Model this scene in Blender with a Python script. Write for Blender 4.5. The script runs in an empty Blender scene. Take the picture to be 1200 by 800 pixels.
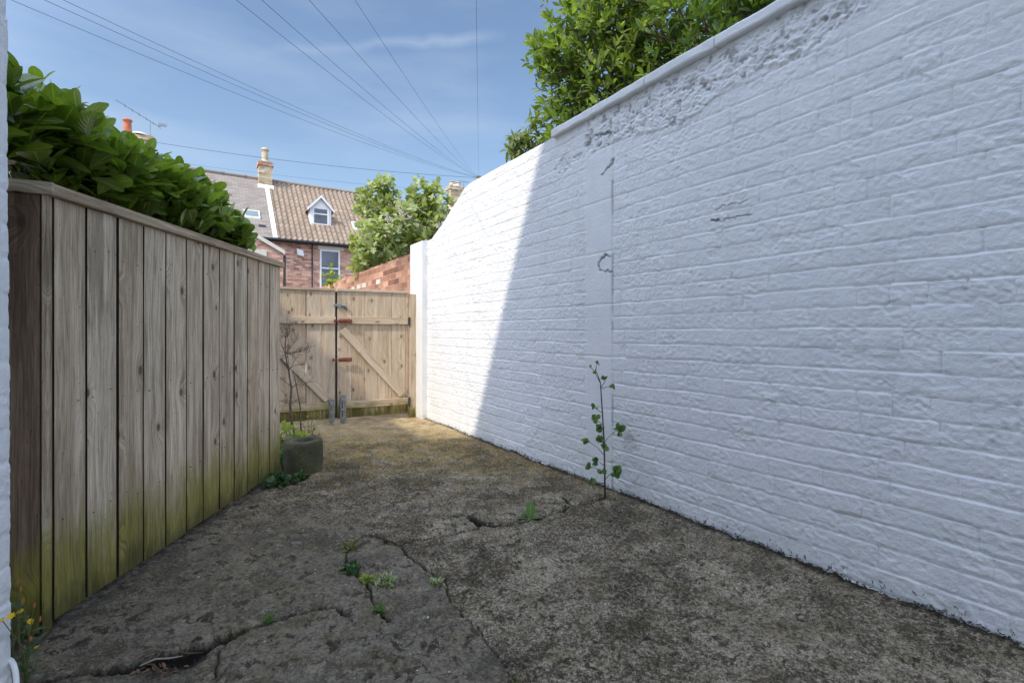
import bpy, bmesh, math, random
import numpy as np
from mathutils import Vector, Matrix

R = math.radians
rng = np.random.default_rng(7)
random.seed(7)
scene = bpy.context.scene
col = scene.collection

# ------------------------------------------------------------------ camera
EYE = 1.05; F = 590.0; CX = 600.0; CY = 389.0        # measured from the photograph (1200 px wide)
cam = bpy.data.cameras.new('Camera')
cam.sensor_width = 36.0; cam.lens = 36.0 * F / 1200.0
cam.shift_y = -11.0 / 1200.0
cam.clip_start = 0.05; cam.clip_end = 1500
camo = bpy.data.objects.new('Camera', cam); col.objects.link(camo)
camo.location = (0, 0, EYE); camo.rotation_euler = (R(90), 0, 0)
scene.camera = camo

# ------------------------------------------------------------------ light
SUN = Vector((-1.377, -1.529, 2.154)).normalized()
elev = math.asin(SUN.z); azim = math.atan2(SUN.x, SUN.y)
sl = bpy.data.lights.new('Sun', 'SUN'); sl.energy = 3.1; sl.angle = R(0.42); sl.color = (1.0, 0.90, 0.755)
so = bpy.data.objects.new('Sun', sl); col.objects.link(so)
so.rotation_euler = (-SUN).to_track_quat('-Z', 'Y').to_euler()

world = bpy.data.worlds.new('World'); scene.world = world; world.use_nodes = True
wn = world.node_tree.nodes; wl = world.node_tree.links
wn.clear()
wo = wn.new('ShaderNodeOutputWorld'); bg = wn.new('ShaderNodeBackground')
sky = wn.new('ShaderNodeTexSky'); sky.sky_type = 'NISHITA'; sky.sun_disc = False
sky.sun_elevation = elev; sky.sun_rotation = azim % (2 * math.pi)
sky.air_density = 1.15; sky.dust_density = 0.8; sky.ozone_density = 1.6
bg.inputs['Strength'].default_value = 0.15
# thin cirrus and a fading contrail, on the sky itself
tc = wn.new('ShaderNodeTexCoord')
mp = wn.new('ShaderNodeMapping'); mp.inputs['Scale'].default_value = (1.6, 1.0, 7.0); mp.inputs['Rotation'].default_value = (0, R(18), 0)
nz = wn.new('ShaderNodeTexNoise'); nz.inputs['Scale'].default_value = 1.5; nz.inputs['Detail'].default_value = 6; nz.inputs['Roughness'].default_value = 0.55
rp = wn.new('ShaderNodeMapRange'); rp.inputs['From Min'].default_value = 0.46; rp.inputs['From Max'].default_value = 0.85; rp.inputs['To Max'].default_value = 0.22
mx = wn.new('ShaderNodeMixRGB'); mx.inputs['Color2'].default_value = (5.2, 5.6, 6.0, 1)
wl.new(tc.outputs['Generated'], mp.inputs['Vector']); wl.new(mp.outputs['Vector'], nz.inputs['Vector'])
wl.new(nz.outputs['Fac'], rp.inputs['Value'])
# contrail: a band round a great circle
def vdot(vec):
    n = wn.new('ShaderNodeVectorMath'); n.operation = 'DOT_PRODUCT'; n.inputs[1].default_value = vec
    wl.new(tc.outputs['Generated'], n.inputs[0]); return n.outputs['Value']
def wm(op, a, b=None, c=None):
    n = wn.new('ShaderNodeMath'); n.operation = op
    for i, q in enumerate((a, b, c)):
        if q is None: continue
        if isinstance(q, (int, float)): n.inputs[i].default_value = q
        else: wl.new(q, n.inputs[i])
    return n.outputs[0]
def ray(x, y):
    return Vector(((x - CX) / F, 1.0, (CY - y) / F)).normalized()
ra, rb = ray(275, 66), ray(560, 44)
nrm = ra.cross(rb).normalized()
tang = (rb - ra).normalized()
nz2 = wn.new('ShaderNodeTexNoise'); nz2.inputs['Scale'].default_value = 14; nz2.inputs['Detail'].default_value = 5
wl.new(tc.outputs['Generated'], nz2.inputs['Vector'])
off = wm('ADD', vdot(nrm), wm('MULTIPLY', wm('SUBTRACT', nz2.outputs['Fac'], 0.5), 0.028))
band = wm('MAXIMUM', wm('SUBTRACT', 1.0, wm('DIVIDE', wm('ABSOLUTE', off), 0.011)), 0.0)
al = vdot(tang)
a0, a1 = ra.dot(tang), rb.dot(tang)
fade = wn.new('ShaderNodeMapRange'); fade.inputs['From Min'].default_value = a0 - 0.02; fade.inputs['From Max'].default_value = a0 + 0.35
wl.new(al, fade.inputs['Value'])
fade2 = wn.new('ShaderNodeMapRange'); fade2.inputs['From Min'].default_value = a1 + 0.05; fade2.inputs['From Max'].default_value = a1 - 0.03
wl.new(al, fade2.inputs['Value'])
trail = wm('MULTIPLY', wm('MULTIPLY', band, fade.outputs[0]), wm('MULTIPLY', fade2.outputs[0], 0.20))
fac = wm('ADD', rp.outputs[0], trail)
wl.new(fac, mx.inputs['Fac']); wl.new(sky.outputs['Color'], mx.inputs['Color1'])
# added unseen bright cloud in the sky behind the camera, to lift the shade
nz3 = wn.new('ShaderNodeTexNoise'); nz3.inputs['Scale'].default_value = 2.2; nz3.inputs['Detail'].default_value = 6
wl.new(tc.outputs['Generated'], nz3.inputs['Vector'])
bk = wn.new('ShaderNodeMapRange'); bk.interpolation_type = 'SMOOTHSTEP'; bk.inputs['From Min'].default_value = -0.15; bk.inputs['From Max'].default_value = 0.75
wl.new(vdot(tuple(Vector((-0.35, -0.75, 0.55)).normalized())), bk.inputs['Value'])
cf = wm('MULTIPLY', bk.outputs[0], wm('ADD', 0.45, wm('MULTIPLY', nz3.outputs['Fac'], 0.8)))
cf = wm('MINIMUM', cf, 1.0)
mx3 = wn.new('ShaderNodeMixRGB'); mx3.inputs['Color2'].default_value = (10.6, 12.3, 16.6, 1)
wl.new(cf, mx3.inputs['Fac']); wl.new(mx.outputs['Color'], mx3.inputs['Color1'])
wl.new(mx3.outputs['Color'], bg.inputs['Color']); wl.new(bg.outputs[0], wo.inputs[0])

vs = scene.view_settings
vs.view_transform = 'Standard'; vs.look = 'None'; vs.exposure = 0.30; vs.gamma = 1.0; vs.use_curve_mapping = False
scene.cycles.max_bounces = 10; scene.cycles.diffuse_bounces = 6; scene.cycles.transparent_max_bounces = 16

# ------------------------------------------------------------------ measuring helpers
def px(x, y, d):                 # photo pixel at depth d -> world point
    return Vector(((x - CX) / F * d, d, EYE + (CY - y) / F * d))
def gp(x, y, z=0.0):             # photo pixel on the ground
    d = F * (EYE - z) / (y - CY)
    return Vector(((x - CX) / F * d, d, z))
W = np.array([-0.5261, 0.8504])                # along the right-hand wall, away
NW = np.array([-0.8504, -0.5261])              # out of its face
WO = np.array([1.712, 1.683])
def wall_pt(s, h, o=0.0):
    p = WO + W * s + NW * o
    return Vector((p[0], p[1], h))
def wall_s(x):
    d = 2.753 / ((x - CX) / F + 0.6186)
    return (d - WO[1]) / W[1]
GD = np.array([0.896, 0.444]); GN = np.array([0.444, -0.896]); GO = np.array([-1.188, 6.258])
def gate_th(x, y, o=0.0):        # pixel -> (t along gate, height); right-hand end is t=0
    r = (x - CX) / F
    p0 = GO + GN * o
    t = (r * p0[1] - p0[0]) / (GD[0] - r * GD[1])
    d = p0[1] + GD[1] * t
    return t, EYE + (CY - y) / F * d
def gate_pt(t, h, o=0.0):
    p = GO + GD * t + GN * o
    return Vector((p[0], p[1], h))

# ------------------------------------------------------------------ numpy noise
_tab = np.random.default_rng(3).random((256, 256))
def vnoise(x, y, seed=0):
    x = np.asarray(x, float) + seed * 17.31; y = np.asarray(y, float) + seed * 9.77
    xi = np.floor(x).astype(int); yi = np.floor(y).astype(int)
    fx = x - xi; fy = y - yi
    fx = fx * fx * (3 - 2 * fx); fy = fy * fy * (3 - 2 * fy)
    a = _tab[xi & 255, yi & 255]; b = _tab[(xi + 1) & 255, yi & 255]
    c = _tab[xi & 255, (yi + 1) & 255]; d = _tab[(xi + 1) & 255, (yi + 1) & 255]
    return (a * (1 - fx) + b * fx) * (1 - fy) + (c * (1 - fx) + d * fx) * fy
def fbm(x, y, seed=0, o=4):
    r = 0; a = 0.5; t = 0
    for i in range(o):
        r = r + a * vnoise(x * 2 ** i, y * 2 ** i, seed + i * 3); t += a; a *= 0.5
    return r / t
def sstep(a, b, x):
    t = np.clip((x - a) / (b - a), 0, 1); return t * t * (3 - 2 * t)

# ------------------------------------------------------------------ object helpers
def link(name, me, mat=None, parent=None):
    o = bpy.data.objects.new(name, me); col.objects.link(o)
    if mat is not None and me is not None: me.materials.append(mat)
    if parent is not None: o.parent = parent
    return o
def tag(o, label=None, cat=None, group=None, kind=None):
    if label: o['label'] = label
    if cat: o['category'] = cat
    if group: o['group'] = group
    if kind: o['kind'] = kind
    return o
def empty(name, loc=(0, 0, 0), label=None, cat=None, group=None):
    o = bpy.data.objects.new(name, None); col.objects.link(o); o.location = loc
    o.empty_display_size = 0.2
    return tag(o, label, cat, group)
def np_mesh(name, V, Fc, smooth=False, attrs=None):
    V = np.asarray(V, np.float32); Fc = np.asarray(Fc, np.int32)
    me = bpy.data.meshes.new(name)
    n, m, k = len(V), len(Fc), Fc.shape[1]
    me.vertices.add(n); me.vertices.foreach_set('co', V.ravel())
    me.loops.add(m * k); me.loops.foreach_set('vertex_index', Fc.ravel())
    me.polygons.add(m)
    me.polygons.foreach_set('loop_start', np.arange(0, m * k, k, dtype=np.int32))
    me.polygons.foreach_set('loop_total', np.full(m, k, np.int32))
    me.polygons.foreach_set('use_smooth', np.full(m, smooth, bool))
    for an, (ty, data) in (attrs or {}).items():
        a = me.attributes.new(an, ty, 'POINT')
        a.data.foreach_set('value' if ty == 'FLOAT' else 'vector', np.asarray(data, np.float32).ravel())
    me.update(); me.validate()
    return me
def grid_faces(nr, nc, base=0):
    i = np.arange(nr - 1)[:, None] * nc + np.arange(nc - 1)[None, :] + base
    return np.stack([i, i + 1, i + nc + 1, i + nc], -1).reshape(-1, 4)
class MB:                         # a mesh under construction
    def __init__(s): s.v = []; s.f = []; s.wc = []
    def face_box(s, corners, wcs=None):            # 8 corners: bottom 4 ccw, top 4 ccw
        b = len(s.v); s.v += [tuple(c) for c in corners]
        s.f += [tuple(b + i for i in q) for q in ((0, 3, 2, 1), (4, 5, 6, 7), (0, 1, 5, 4), (1, 2, 6, 5), (2, 3, 7, 6), (3, 0, 4, 7))]
        s.wc += wcs if wcs is not None else [tuple(c) for c in corners]
    def box(s, o, ax, ay, az):
        o = Vector(o); ax = Vector(ax); ay = Vector(ay); az = Vector(az)
        s.face_box([o, o + ax, o + ax + ay, o + ay, o + az, o + ax + az, o + ax + ay + az, o + ay + az])
    def bar(s, p, q, wid, dep, nrm, rnd=None):     # plank from p to q; wid across, dep along nrm
        p = Vector(p); q = Vector(q); n = Vector(nrm).normalized()
        al = (q - p); L = al.length; al.normalize()
        ac = n.cross(al).normalized() * (wid / 2)
        rnd = random.random() * 40 if rnd is None else rnd
        c = []; w = []
        for (e, l) in ((p, 0.0), (q, L)):
            for (sa, sd) in ((-1, 0), (1, 0), (1, 1), (-1, 1)):
                c.append(e + ac * sa + n * (dep * sd)); w.append((sa * wid / 2 + sd * 0.013, l, rnd))
        s.face_box(c, w)
    def poly_prism(s, pts, dirv):
        b = len(s.v); n = len(pts); d = Vector(dirv)
        s.v += [tuple(p) for p in pts] + [tuple(Vector(p) + d) for p in pts]
        s.wc += s.v[-2 * n:]
        s.f += [tuple(range(b + n - 1, b - 1, -1)), tuple(range(b + n, b + 2 * n))]
        s.f += [(b + i, b + (i + 1) % n, b + n + (i + 1) % n, b + n + i) for i in range(n)]
    def tube(s, pts, rad, seg=8, cap=True):
        pts = [Vector(p) for p in pts]; n = len(pts)
        rad = list(rad) if hasattr(rad, '__len__') else [rad] * n
        b = len(s.v); up = Vector((0.13, 0.27, 0.95)); x = None
        for i, p in enumerate(pts):
            t = (pts[min(i + 1, n - 1)] - pts[max(i - 1, 0)]).normalized()
            if x is None:
                x = t.cross(up)
                if x.length < 1e-3: x = t.cross(Vector((1, 0, 0)))
            else: x = x - t * x.dot(t)
            x = x.normalized(); y = t.cross(x)
            for k in range(seg):
                a = 2 * math.pi * k / seg
                q = p + (x * math.cos(a) + y * math.sin(a)) * rad[i]
                s.v.append(tuple(q)); s.wc.append((a * 0.05, i * 0.1, 3.0))
        for i in range(n - 1):
            for k in range(seg):
                s.f.append((b + i * seg + k, b + i * seg + (k + 1) % seg, b + (i + 1) * seg + (k + 1) % seg, b + (i + 1) * seg + k))
        if cap:
            s.f.append(tuple(b + k for k in range(seg - 1, -1, -1))); s.f.append(tuple(b + (n - 1) * seg + k for k in range(seg)))
    def lathe(s, c, prof, seg=40):                 # prof: (r, z) outline, open
        b = len(s.v); c = Vector(c); m = len(prof)
        for (r, z) in prof:
            for k in range(seg):
                a = 2 * math.pi * k / seg
                s.v.append((c.x + r * math.cos(a), c.y + r * math.sin(a), c.z + z)); s.wc.append(s.v[-1])
        for i in range(m - 1):
            for k in range(seg):
                s.f.append((b + i * seg + k, b + i * seg + (k + 1) % seg, b + (i + 1) * seg + (k + 1) % seg, b + (i + 1) * seg + k))
    def build(s, name, mat=None, parent=None, bevel=0.0, smooth=False):
        me = bpy.data.meshes.new(name); me.from_pydata(s.v, [], s.f); 
        a = me.attributes.new('wc', 'FLOAT_VECTOR', 'POINT'); a.data.foreach_set('vector', np.asarray(s.wc, np.float32).ravel())
        if smooth: me.polygons.foreach_set('use_smooth', np.full(len(me.polygons), True))
        bm = bmesh.new(); bm.from_mesh(me); bmesh.ops.recalc_face_normals(bm, faces=bm.faces); bm.to_mesh(me); bm.free()
        me.update()
        o = link(name, me, mat, parent)
        if bevel > 0:
            m = o.modifiers.new('Bevel', 'BEVEL'); m.width = bevel; m.segments = 2; m.limit_method = 'ANGLE'
        return o

# ------------------------------------------------------------------ materials
class NT:
    def __init__(s, name):
        s.m = bpy.data.materials.new(name); s.m.use_nodes = True
        s.n = s.m.node_tree.nodes; s.l = s.m.node_tree.links; s.n.clear()
        s.out = s.n.new('ShaderNodeOutputMaterial')
    def node(s, t, **kw):
        n = s.n.new(t)
        for k, v in kw.items(): setattr(n, k, v)
        return n
    def put(s, sock, v):
        if v is None: return
        if isinstance(v, (int, float, tuple, list)):
            if isinstance(v, (tuple, list)) and len(v) == 3 and sock.type == 'RGBA': v = (*v, 1)
            sock.default_value = v
        else: s.l.new(v, sock)
    def math(s, op, a, b=None, c=None, clamp=False):
        n = s.node('ShaderNodeMath', operation=op, use_clamp=clamp)
        for i, q in enumerate((a, b, c)): s.put(n.inputs[i], q)
        return n.outputs[0]
    def vmath(s, op, a, b=None):
        n = s.node('ShaderNodeVectorMath', operation=op)
        s.put(n.inputs[0], a); s.put(n.inputs[1], b); return n.outputs[0]
    def comb(s, x, y, z):
        n = s.node('ShaderNodeCombineXYZ'); s.put(n.inputs[0], x); s.put(n.inputs[1], y); s.put(n.inputs[2], z); return n.outputs[0]
    def sep(s, v):
        n = s.node('ShaderNodeSeparateXYZ'); s.put(n.inputs[0], v); return n.outputs
    def obj(s): return s.node('ShaderNodeTexCoord').outputs['Object']
    def pos(s): return s.node('ShaderNodeNewGeometry').outputs['Position']
    def attr(s, name, f=True):
        n = s.node('ShaderNodeAttribute', attribute_name=name); return n.outputs['Fac' if f else 'Vector']
    def noise(s, vec, scale, detail=4, rough=0.55, dist=0.0, dim='3D'):
        n = s.node('ShaderNodeTexNoise', noise_dimensions=dim); s.put(n.inputs['Vector'], vec)
        s.put(n.inputs['Scale'], scale); s.put(n.inputs['Detail'], detail); s.put(n.inputs['Roughness'], rough); s.put(n.inputs['Distortion'], dist)
        return n.outputs['Fac']
    def voro(s, vec, scale, feature='F1', out='Distance', dim='3D', rand=1.0):
        n = s.node('ShaderNodeTexVoronoi', feature=feature, voronoi_dimensions=dim); s.put(n.inputs['Vector'], vec); s.put(n.inputs['Scale'], scale); s.put(n.inputs['Randomness'], rand)
        return n.outputs[out]
    def rng(s, v, a, b, c=0.0, d=1.0, smooth=True):
        n = s.node('ShaderNodeMapRange', interpolation_type='SMOOTHSTEP' if smooth else 'LINEAR')
        s.put(n.inputs[0], v)
        for i, q in enumerate((a, b, c, d)): s.put(n.inputs[i + 1], q)
        return n.outputs[0]
    def mix(s, f, a, b, mode='MIX'):
        n = s.node('ShaderNodeMixRGB', blend_type=mode); s.put(n.inputs[0], f); s.put(n.inputs[1], a); s.put(n.inputs[2], b); return n.outputs[0]
    def ramp(s, v, stops):
        n = s.node('ShaderNodeValToRGB'); s.put(n.inputs[0], v)
        e = n.color_ramp.elements
        e[0].position, e[0].color = stops[0][0], (*stops[0][1], 1)
        e[1].position, e[1].color = stops[-1][0], (*stops[-1][1], 1)
        for p, c in stops[1:-1]:
            q = e.new(p); q.color = (*c, 1)
        return n.outputs[0]
    def bump(s, h, strength=0.5, dist=0.01, normal=None):
        n = s.node('ShaderNodeBump'); s.put(n.inputs['Height'], h); n.inputs['Strength'].default_value = strength; n.inputs['Distance'].default_value = dist
        s.put(n.inputs['Normal'], normal); return n.outputs[0]
    def bsdf(s, colr, rough=0.8, normal=None, spec=0.3, metal=0.0, **kw):
        n = s.node('ShaderNodeBsdfPrincipled'); s.put(n.inputs['Base Color'], colr); s.put(n.inputs['Roughness'], rough)
        s.put(n.inputs['Normal'], normal); n.inputs['Specular IOR Level'].default_value = spec; s.put(n.inputs['Metallic'], metal)
        for k, v in kw.items(): s.put(n.inputs[k], v)
        return n.outputs[0]
    def done(s, sh): s.l.new(sh, s.out.inputs['Surface']); return s.m

def mat_simple(name, c, rough=0.7, var=0.25, scale=20, spec=0.3, metal=0.0, bump=0.15):
    t = NT(name); p = t.obj(); n = t.noise(p, scale, 5)
    c2 = tuple(x * (1 - var) for x in c); c1 = tuple(min(1, x * (1 + var)) for x in c)
    k = t.ramp(n, [(0.3, c2), (0.7, c1)])
    return t.done(t.bsdf(k, rough, t.bump(n, bump, 0.01), spec, metal))

def mat_paint():
    t = NT('white_masonry_paint'); p = t.pos(); z = t.sep(p)[2]
    n1 = t.noise(p, 7, 5); n2 = t.noise(p, 70, 5, 0.65); n3 = t.noise(p, 230, 3)
    c = t.ramp(n1, [(0.3, (0.765, 0.78, 0.785)), (0.7, (0.83, 0.835, 0.83))])
    c = t.mix(t.rng(n2, 0.6, 0.8, 0, 0.25), c, (0.68, 0.70, 0.70))
    grime = t.math('MULTIPLY', t.rng(z, 0.55, 0.0), t.rng(t.noise(p, 5, 4), 0.35, 0.7))
    c = t.mix(t.math('MULTIPLY', grime, 0.28), c, (0.52, 0.56, 0.47))
    # chipped paint and splashed dirt near the ground
    ch = t.math('GREATER_THAN', t.noise(t.vmath('MULTIPLY', p, (1, 1, 0.7)), 52, 4, 0.7), t.rng(z, 0.0, 0.16, 0.55, 0.84, False))
    c = t.mix(t.math('MULTIPLY', ch, 0.85), c, (0.06, 0.058, 0.05))
    c = t.mix(t.math('MULTIPLY', t.attr('dirt'), 0.75), c, (0.16, 0.15, 0.13))
    h = t.math('ADD', t.math('MULTIPLY', n2, 0.5), t.math('MULTIPLY', n3, 0.25))
    drip = t.noise(t.vmath('MULTIPLY', p, (9, 9, 0.8)), 1.0, 5, 0.6)
    c = t.mix(t.rng(drip, 0.52, 0.75, 0, 0.22), c, (0.60, 0.61, 0.585))
    c = t.mix(t.rng(t.noise(p, 1.1, 4), 0.5, 0.7, 0, 0.22), c, (0.70, 0.715, 0.72))
    return t.done(t.bsdf(c, 0.62, t.bump(h, 0.9, 0.007), 0.3))

def mat_wood(name, dark, mid, light, algae_h, tint, grey=0.0, knot=(0.075, 0.048, 0.028)):
    t = NT(name); wc = t.attr('wc', False); ax, al, rd = t.sep(wc)[0:3]
    z = t.sep(t.pos())[2]
    kv = t.comb(t.math('ADD', t.math('MULTIPLY', ax, 7.0), t.math('MULTIPLY', rd, 1.7)), t.math('ADD', t.math('MULTIPLY', al, 4.6), rd), 0.0)
    kd = t.voro(kv, 1.0, dim='2D')
    kc = t.sep(t.voro(kv, 1.0, out='Color', dim='2D'))[0]
    keep = t.math('GREATER_THAN', kc, 0.68)
    near = t.math('MULTIPLY', t.rng(kd, 0.50, 0.0), keep)
    g = t.math('ADD', ax, t.math('MULTIPLY', near, 0.045))
    wob = t.noise(t.comb(t.math('MULTIPLY', ax, 3), t.math('MULTIPLY', al, 1.6), rd), 1.0, 2)
    g = t.math('ADD', g, t.math('MULTIPLY', wob, 0.05))
    fine = t.noise(t.comb(t.math('MULTIPLY', g, 260), t.math('MULTIPLY', al, 7), rd), 1.0, 4, 0.6)
    ring = t.noise(t.comb(t.math('MULTIPLY', g, 62), t.math('MULTIPLY', al, 1.0), rd), 1.0, 3, 0.5)
    big = t.noise(t.comb(t.math('MULTIPLY', ax, 9), t.math('MULTIPLY', al, 2.2), rd), 1.0, 3)
    v = t.math('ADD', t.math('MULTIPLY', fine, 0.56), t.math('ADD', t.math('MULTIPLY', ring, 0.40), t.math('MULTIPLY', big, 0.18)))
    c = t.ramp(v, [(0.38, dark), (0.55, mid), (0.74, light)])
    br = t.math('FRACT', t.math('MULTIPLY', rd, 3.71))
    c = t.mix(t.math('MULTIPLY', br, 0.6), c, tint, 'MULTIPLY')
    km = t.math('MULTIPLY', t.rng(t.math('ADD', kd, t.math('MULTIPLY', t.math('SUBTRACT', big, 0.5), 0.08)), 0.115, 0.06), keep)
    c = t.mix(t.math('MULTIPLY', t.rng(kd, 0.25, 0.06, 0, 0.45), keep), c, tuple(x * 0.62 for x in mid))
    c = t.mix(t.math('MULTIPLY', km, 0.85), c, knot)
    split = t.math('MULTIPLY', t.rng(ring, 0.30, 0.22), 0.75)
    c = t.mix(split, c, tuple(x * 0.4 for x in dark))
    st = t.noise(t.comb(t.math('MULTIPLY', ax, 16), t.math('MULTIPLY', al, 1.3), t.math('ADD', rd, 7)), 1.0, 5, 0.65)
    c = t.mix(t.rng(st, 0.50, 0.68, 0, 0.55), c, tuple(x * 0.9 for x in dark))
    c = t.mix(t.rng(st, 0.46, 0.32, 0, 0.30), c, tuple(min(1, x * 1.12) for x in light))
    speck = t.math('MULTIPLY', t.rng(t.noise(t.comb(t.math('MULTIPLY', ax, 120), t.math('MULTIPLY', al, 45), rd), 1.0, 3, 0.7), 0.62, 0.70), 0.6)
    c = t.mix(speck, c, tuple(x * 0.5 for x in dark))
    blot = t.noise(t.pos(), 3.2, 5, 0.65)
    c = t.mix(t.rng(blot, 0.54, 0.74, 0, 0.28), c, tuple(x * 1.25 for x in dark))
    # algae up from the ground
    zn = t.math('ADD', z, t.math('MULTIPLY', t.math('SUBTRACT', t.noise(t.comb(t.math('MULTIPLY', ax, 22), t.math('MULTIPLY', al, 5), rd), 1.0, 5, 0.7), 0.5), 0.34))
    zn = t.math('SUBTRACT', zn, t.math('MULTIPLY', br, 0.08))
    alg = t.rng(t.math('ADD', zn, t.math('MULTIPLY', t.math('SUBTRACT', blot, 0.5), 0.35)), algae_h, algae_h * 0.28)
    ac = t.ramp(t.math('ADD', t.math('MULTIPLY', fine, 0.6), t.math('MULTIPLY', big, 0.4)), [(0.35, (0.085, 0.080, 0.014)), (0.68, (0.33, 0.30, 0.045))])
    c = t.mix(t.math('MULTIPLY', alg, 0.86), c, ac)
    dk = t.math('MULTIPLY', t.rng(zn, 0.13, 0.0), 0.6)
    c = t.mix(dk, c, (0.03, 0.03, 0.012))
    h = t.math('ADD', t.math('MULTIPLY', fine, 0.5), t.math('SUBTRACT', t.math('MULTIPLY', ring, 0.6), t.math('ADD', t.math('MULTIPLY', split, 0.5), t.math('MULTIPLY', km, 0.3))))
    return t.done(t.bsdf(c, 0.82, t.bump(h, 0.55, 0.004), 0.2))

def mat_ground():
    t = NT('old_mossy_concrete'); p = t.pos(); x, y, z = t.sep(p)[0:3]
    smooth = t.attr('smooth'); crack = t.attr('crack'); edge = t.attr('edge')
    warp = t.vmath('ADD', p, t.vmath('MULTIPLY', t.node('ShaderNodeTexNoise').outputs['Color'], (0, 0, 0)))
    low = t.noise(p, 1.3, 5, 0.6); mid = t.noise(p, 7, 5, 0.6); hi = t.noise(p, 75, 5, 0.7); sp = t.noise(p, 210, 3, 0.6)
    patch = t.noise(p, 17, 7, 0.74, 0.5); stain = t.noise(p, 3.6, 6, 0.68, 0.6)
    v = t.math('ADD', t.math('MULTIPLY', hi, 0.62), t.math('MULTIPLY', sp, 0.38))
    v = t.math('ADD', v, t.math('MULTIPLY', t.math('SUBTRACT', t.math('MULTIPLY_ADD', low, 0.7, stain), 0.85), 0.42))
    rough_c = t.ramp(v, [(0.38, (0.030, 0.027, 0.020)), (0.47, (0.105, 0.095, 0.077)), (0.54, (0.25, 0.232, 0.195)), (0.65, (0.48, 0.45, 0.385))])
    smooth_c = t.ramp(v, [(0.40, (0.075, 0.070, 0.060)), (0.60, (0.24, 0.226, 0.198))])
    c = t.mix(smooth, rough_c, smooth_c)
    # broad worn / stained areas
    c = t.mix(t.rng(low, 0.45, 0.70, 0, 0.35), c, (0.075, 0.066, 0.048))
    # olive and golden moss films, stronger towards the gate
    far = t.rng(y, 2.6, 4.6)
    mossm = t.math('MULTIPLY', t.rng(t.math('ADD', mid, t.math('MULTIPLY', far, 0.15)), 0.46, 0.66), t.rng(far, 0, 1, 0.38, 0.72))
    mossc = t.mix(far, (0.105, 0.090, 0.034), (0.38, 0.28, 0.10))
    c = t.mix(mossm, c, t.mix(t.rng(v, 0.35, 0.65), tuple([0.055, 0.048, 0.022]), mossc))
    # black algae crusts
    blk = t.math('MULTIPLY', t.rng(patch, 0.53, 0.58), t.rng(stain, 0.38, 0.58, 0.25, 1.0))
    blk = t.math('MULTIPLY', blk, t.rng(far, 0, 1, 1.0, 0.7))
    c = t.mix(t.math('MULTIPLY', blk, 0.85), c, (0.024, 0.021, 0.015))
    pale = t.math('MULTIPLY', t.rng(t.noise(p, 11, 7, 0.75), 0.56, 0.63), t.rng(stain, 0.62, 0.42))
    c = t.mix(t.math('MULTIPLY', pale, 0.45), c, (0.40, 0.37, 0.30))
    # pale grit and lichen
    wd = t.voro(p, 26); wk = t.sep(t.voro(p, 26, out='Color'))[0]
    wsp = t.math('MULTIPLY', t.rng(wd, 0.13, 0.08), t.math('GREATER_THAN', wk, 0.90))
    c = t.mix(t.math('MULTIPLY', wsp, 0.75), c, (0.55, 0.53, 0.48))
    gate_sun = t.math('MULTIPLY', t.rng(y, 4.7, 5.8), t.rng(mid, 0.38, 0.62, 0.85, 0.35))  # sunlit brightness mixed into the ground colour towards the gate
    c = t.mix(gate_sun, c, t.mix(v, (0.30, 0.25, 0.165), (0.62, 0.54, 0.40)))
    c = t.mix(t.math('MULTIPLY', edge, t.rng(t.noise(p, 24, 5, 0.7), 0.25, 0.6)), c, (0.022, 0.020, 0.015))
    c = t.mix(crack, c, (0.012, 0.011, 0.009))
    c = t.mix(1.0, c, (1.08, 0.985, 0.83), 'MULTIPLY')
    h = t.math('ADD', t.math('MULTIPLY', hi, 1.0), t.math('ADD', t.math('MULTIPLY', patch, 0.9), t.math('MULTIPLY', sp, 0.35)))
    b = t.bump(h, 0.85, 0.008)
    return t.done(t.bsdf(c, 0.9, b, 0.2))

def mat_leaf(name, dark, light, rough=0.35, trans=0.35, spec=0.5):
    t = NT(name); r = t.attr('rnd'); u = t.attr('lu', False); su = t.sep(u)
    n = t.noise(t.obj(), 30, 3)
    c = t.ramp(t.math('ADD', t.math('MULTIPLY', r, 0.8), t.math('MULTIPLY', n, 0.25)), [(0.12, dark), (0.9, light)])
    vein = t.rng(t.math('ABSOLUTE', su[0]), 0.10, 0.0, 0, 0.45)
    c = t.mix(vein, c, tuple(min(1, x * 1.7 + 0.02) for x in light))
    side = t.math('SINE', t.math('MULTIPLY', t.math('SUBTRACT', su[1], t.math('MULTIPLY', t.math('ABSOLUTE', su[0]), 0.35)), 55))
    b = t.bump(t.math('ADD', t.math('MULTIPLY', side, 0.2), vein), 0.35, 0.003)
    pb = t.bsdf(c, rough, b, spec)
    tr = t.node('ShaderNodeBsdfTranslucent'); t.put(tr.inputs[0], t.mix(1.0, c, (1.9, 2.0, 0.7), 'MULTIPLY'))
    mxs = t.node('ShaderNodeMixShader'); mxs.inputs[0].default_value = trans
    t.l.new(pb, mxs.inputs[1]); t.l.new(tr.outputs[0], mxs.inputs[2])
    return t.done(mxs.outputs[0])

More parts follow.
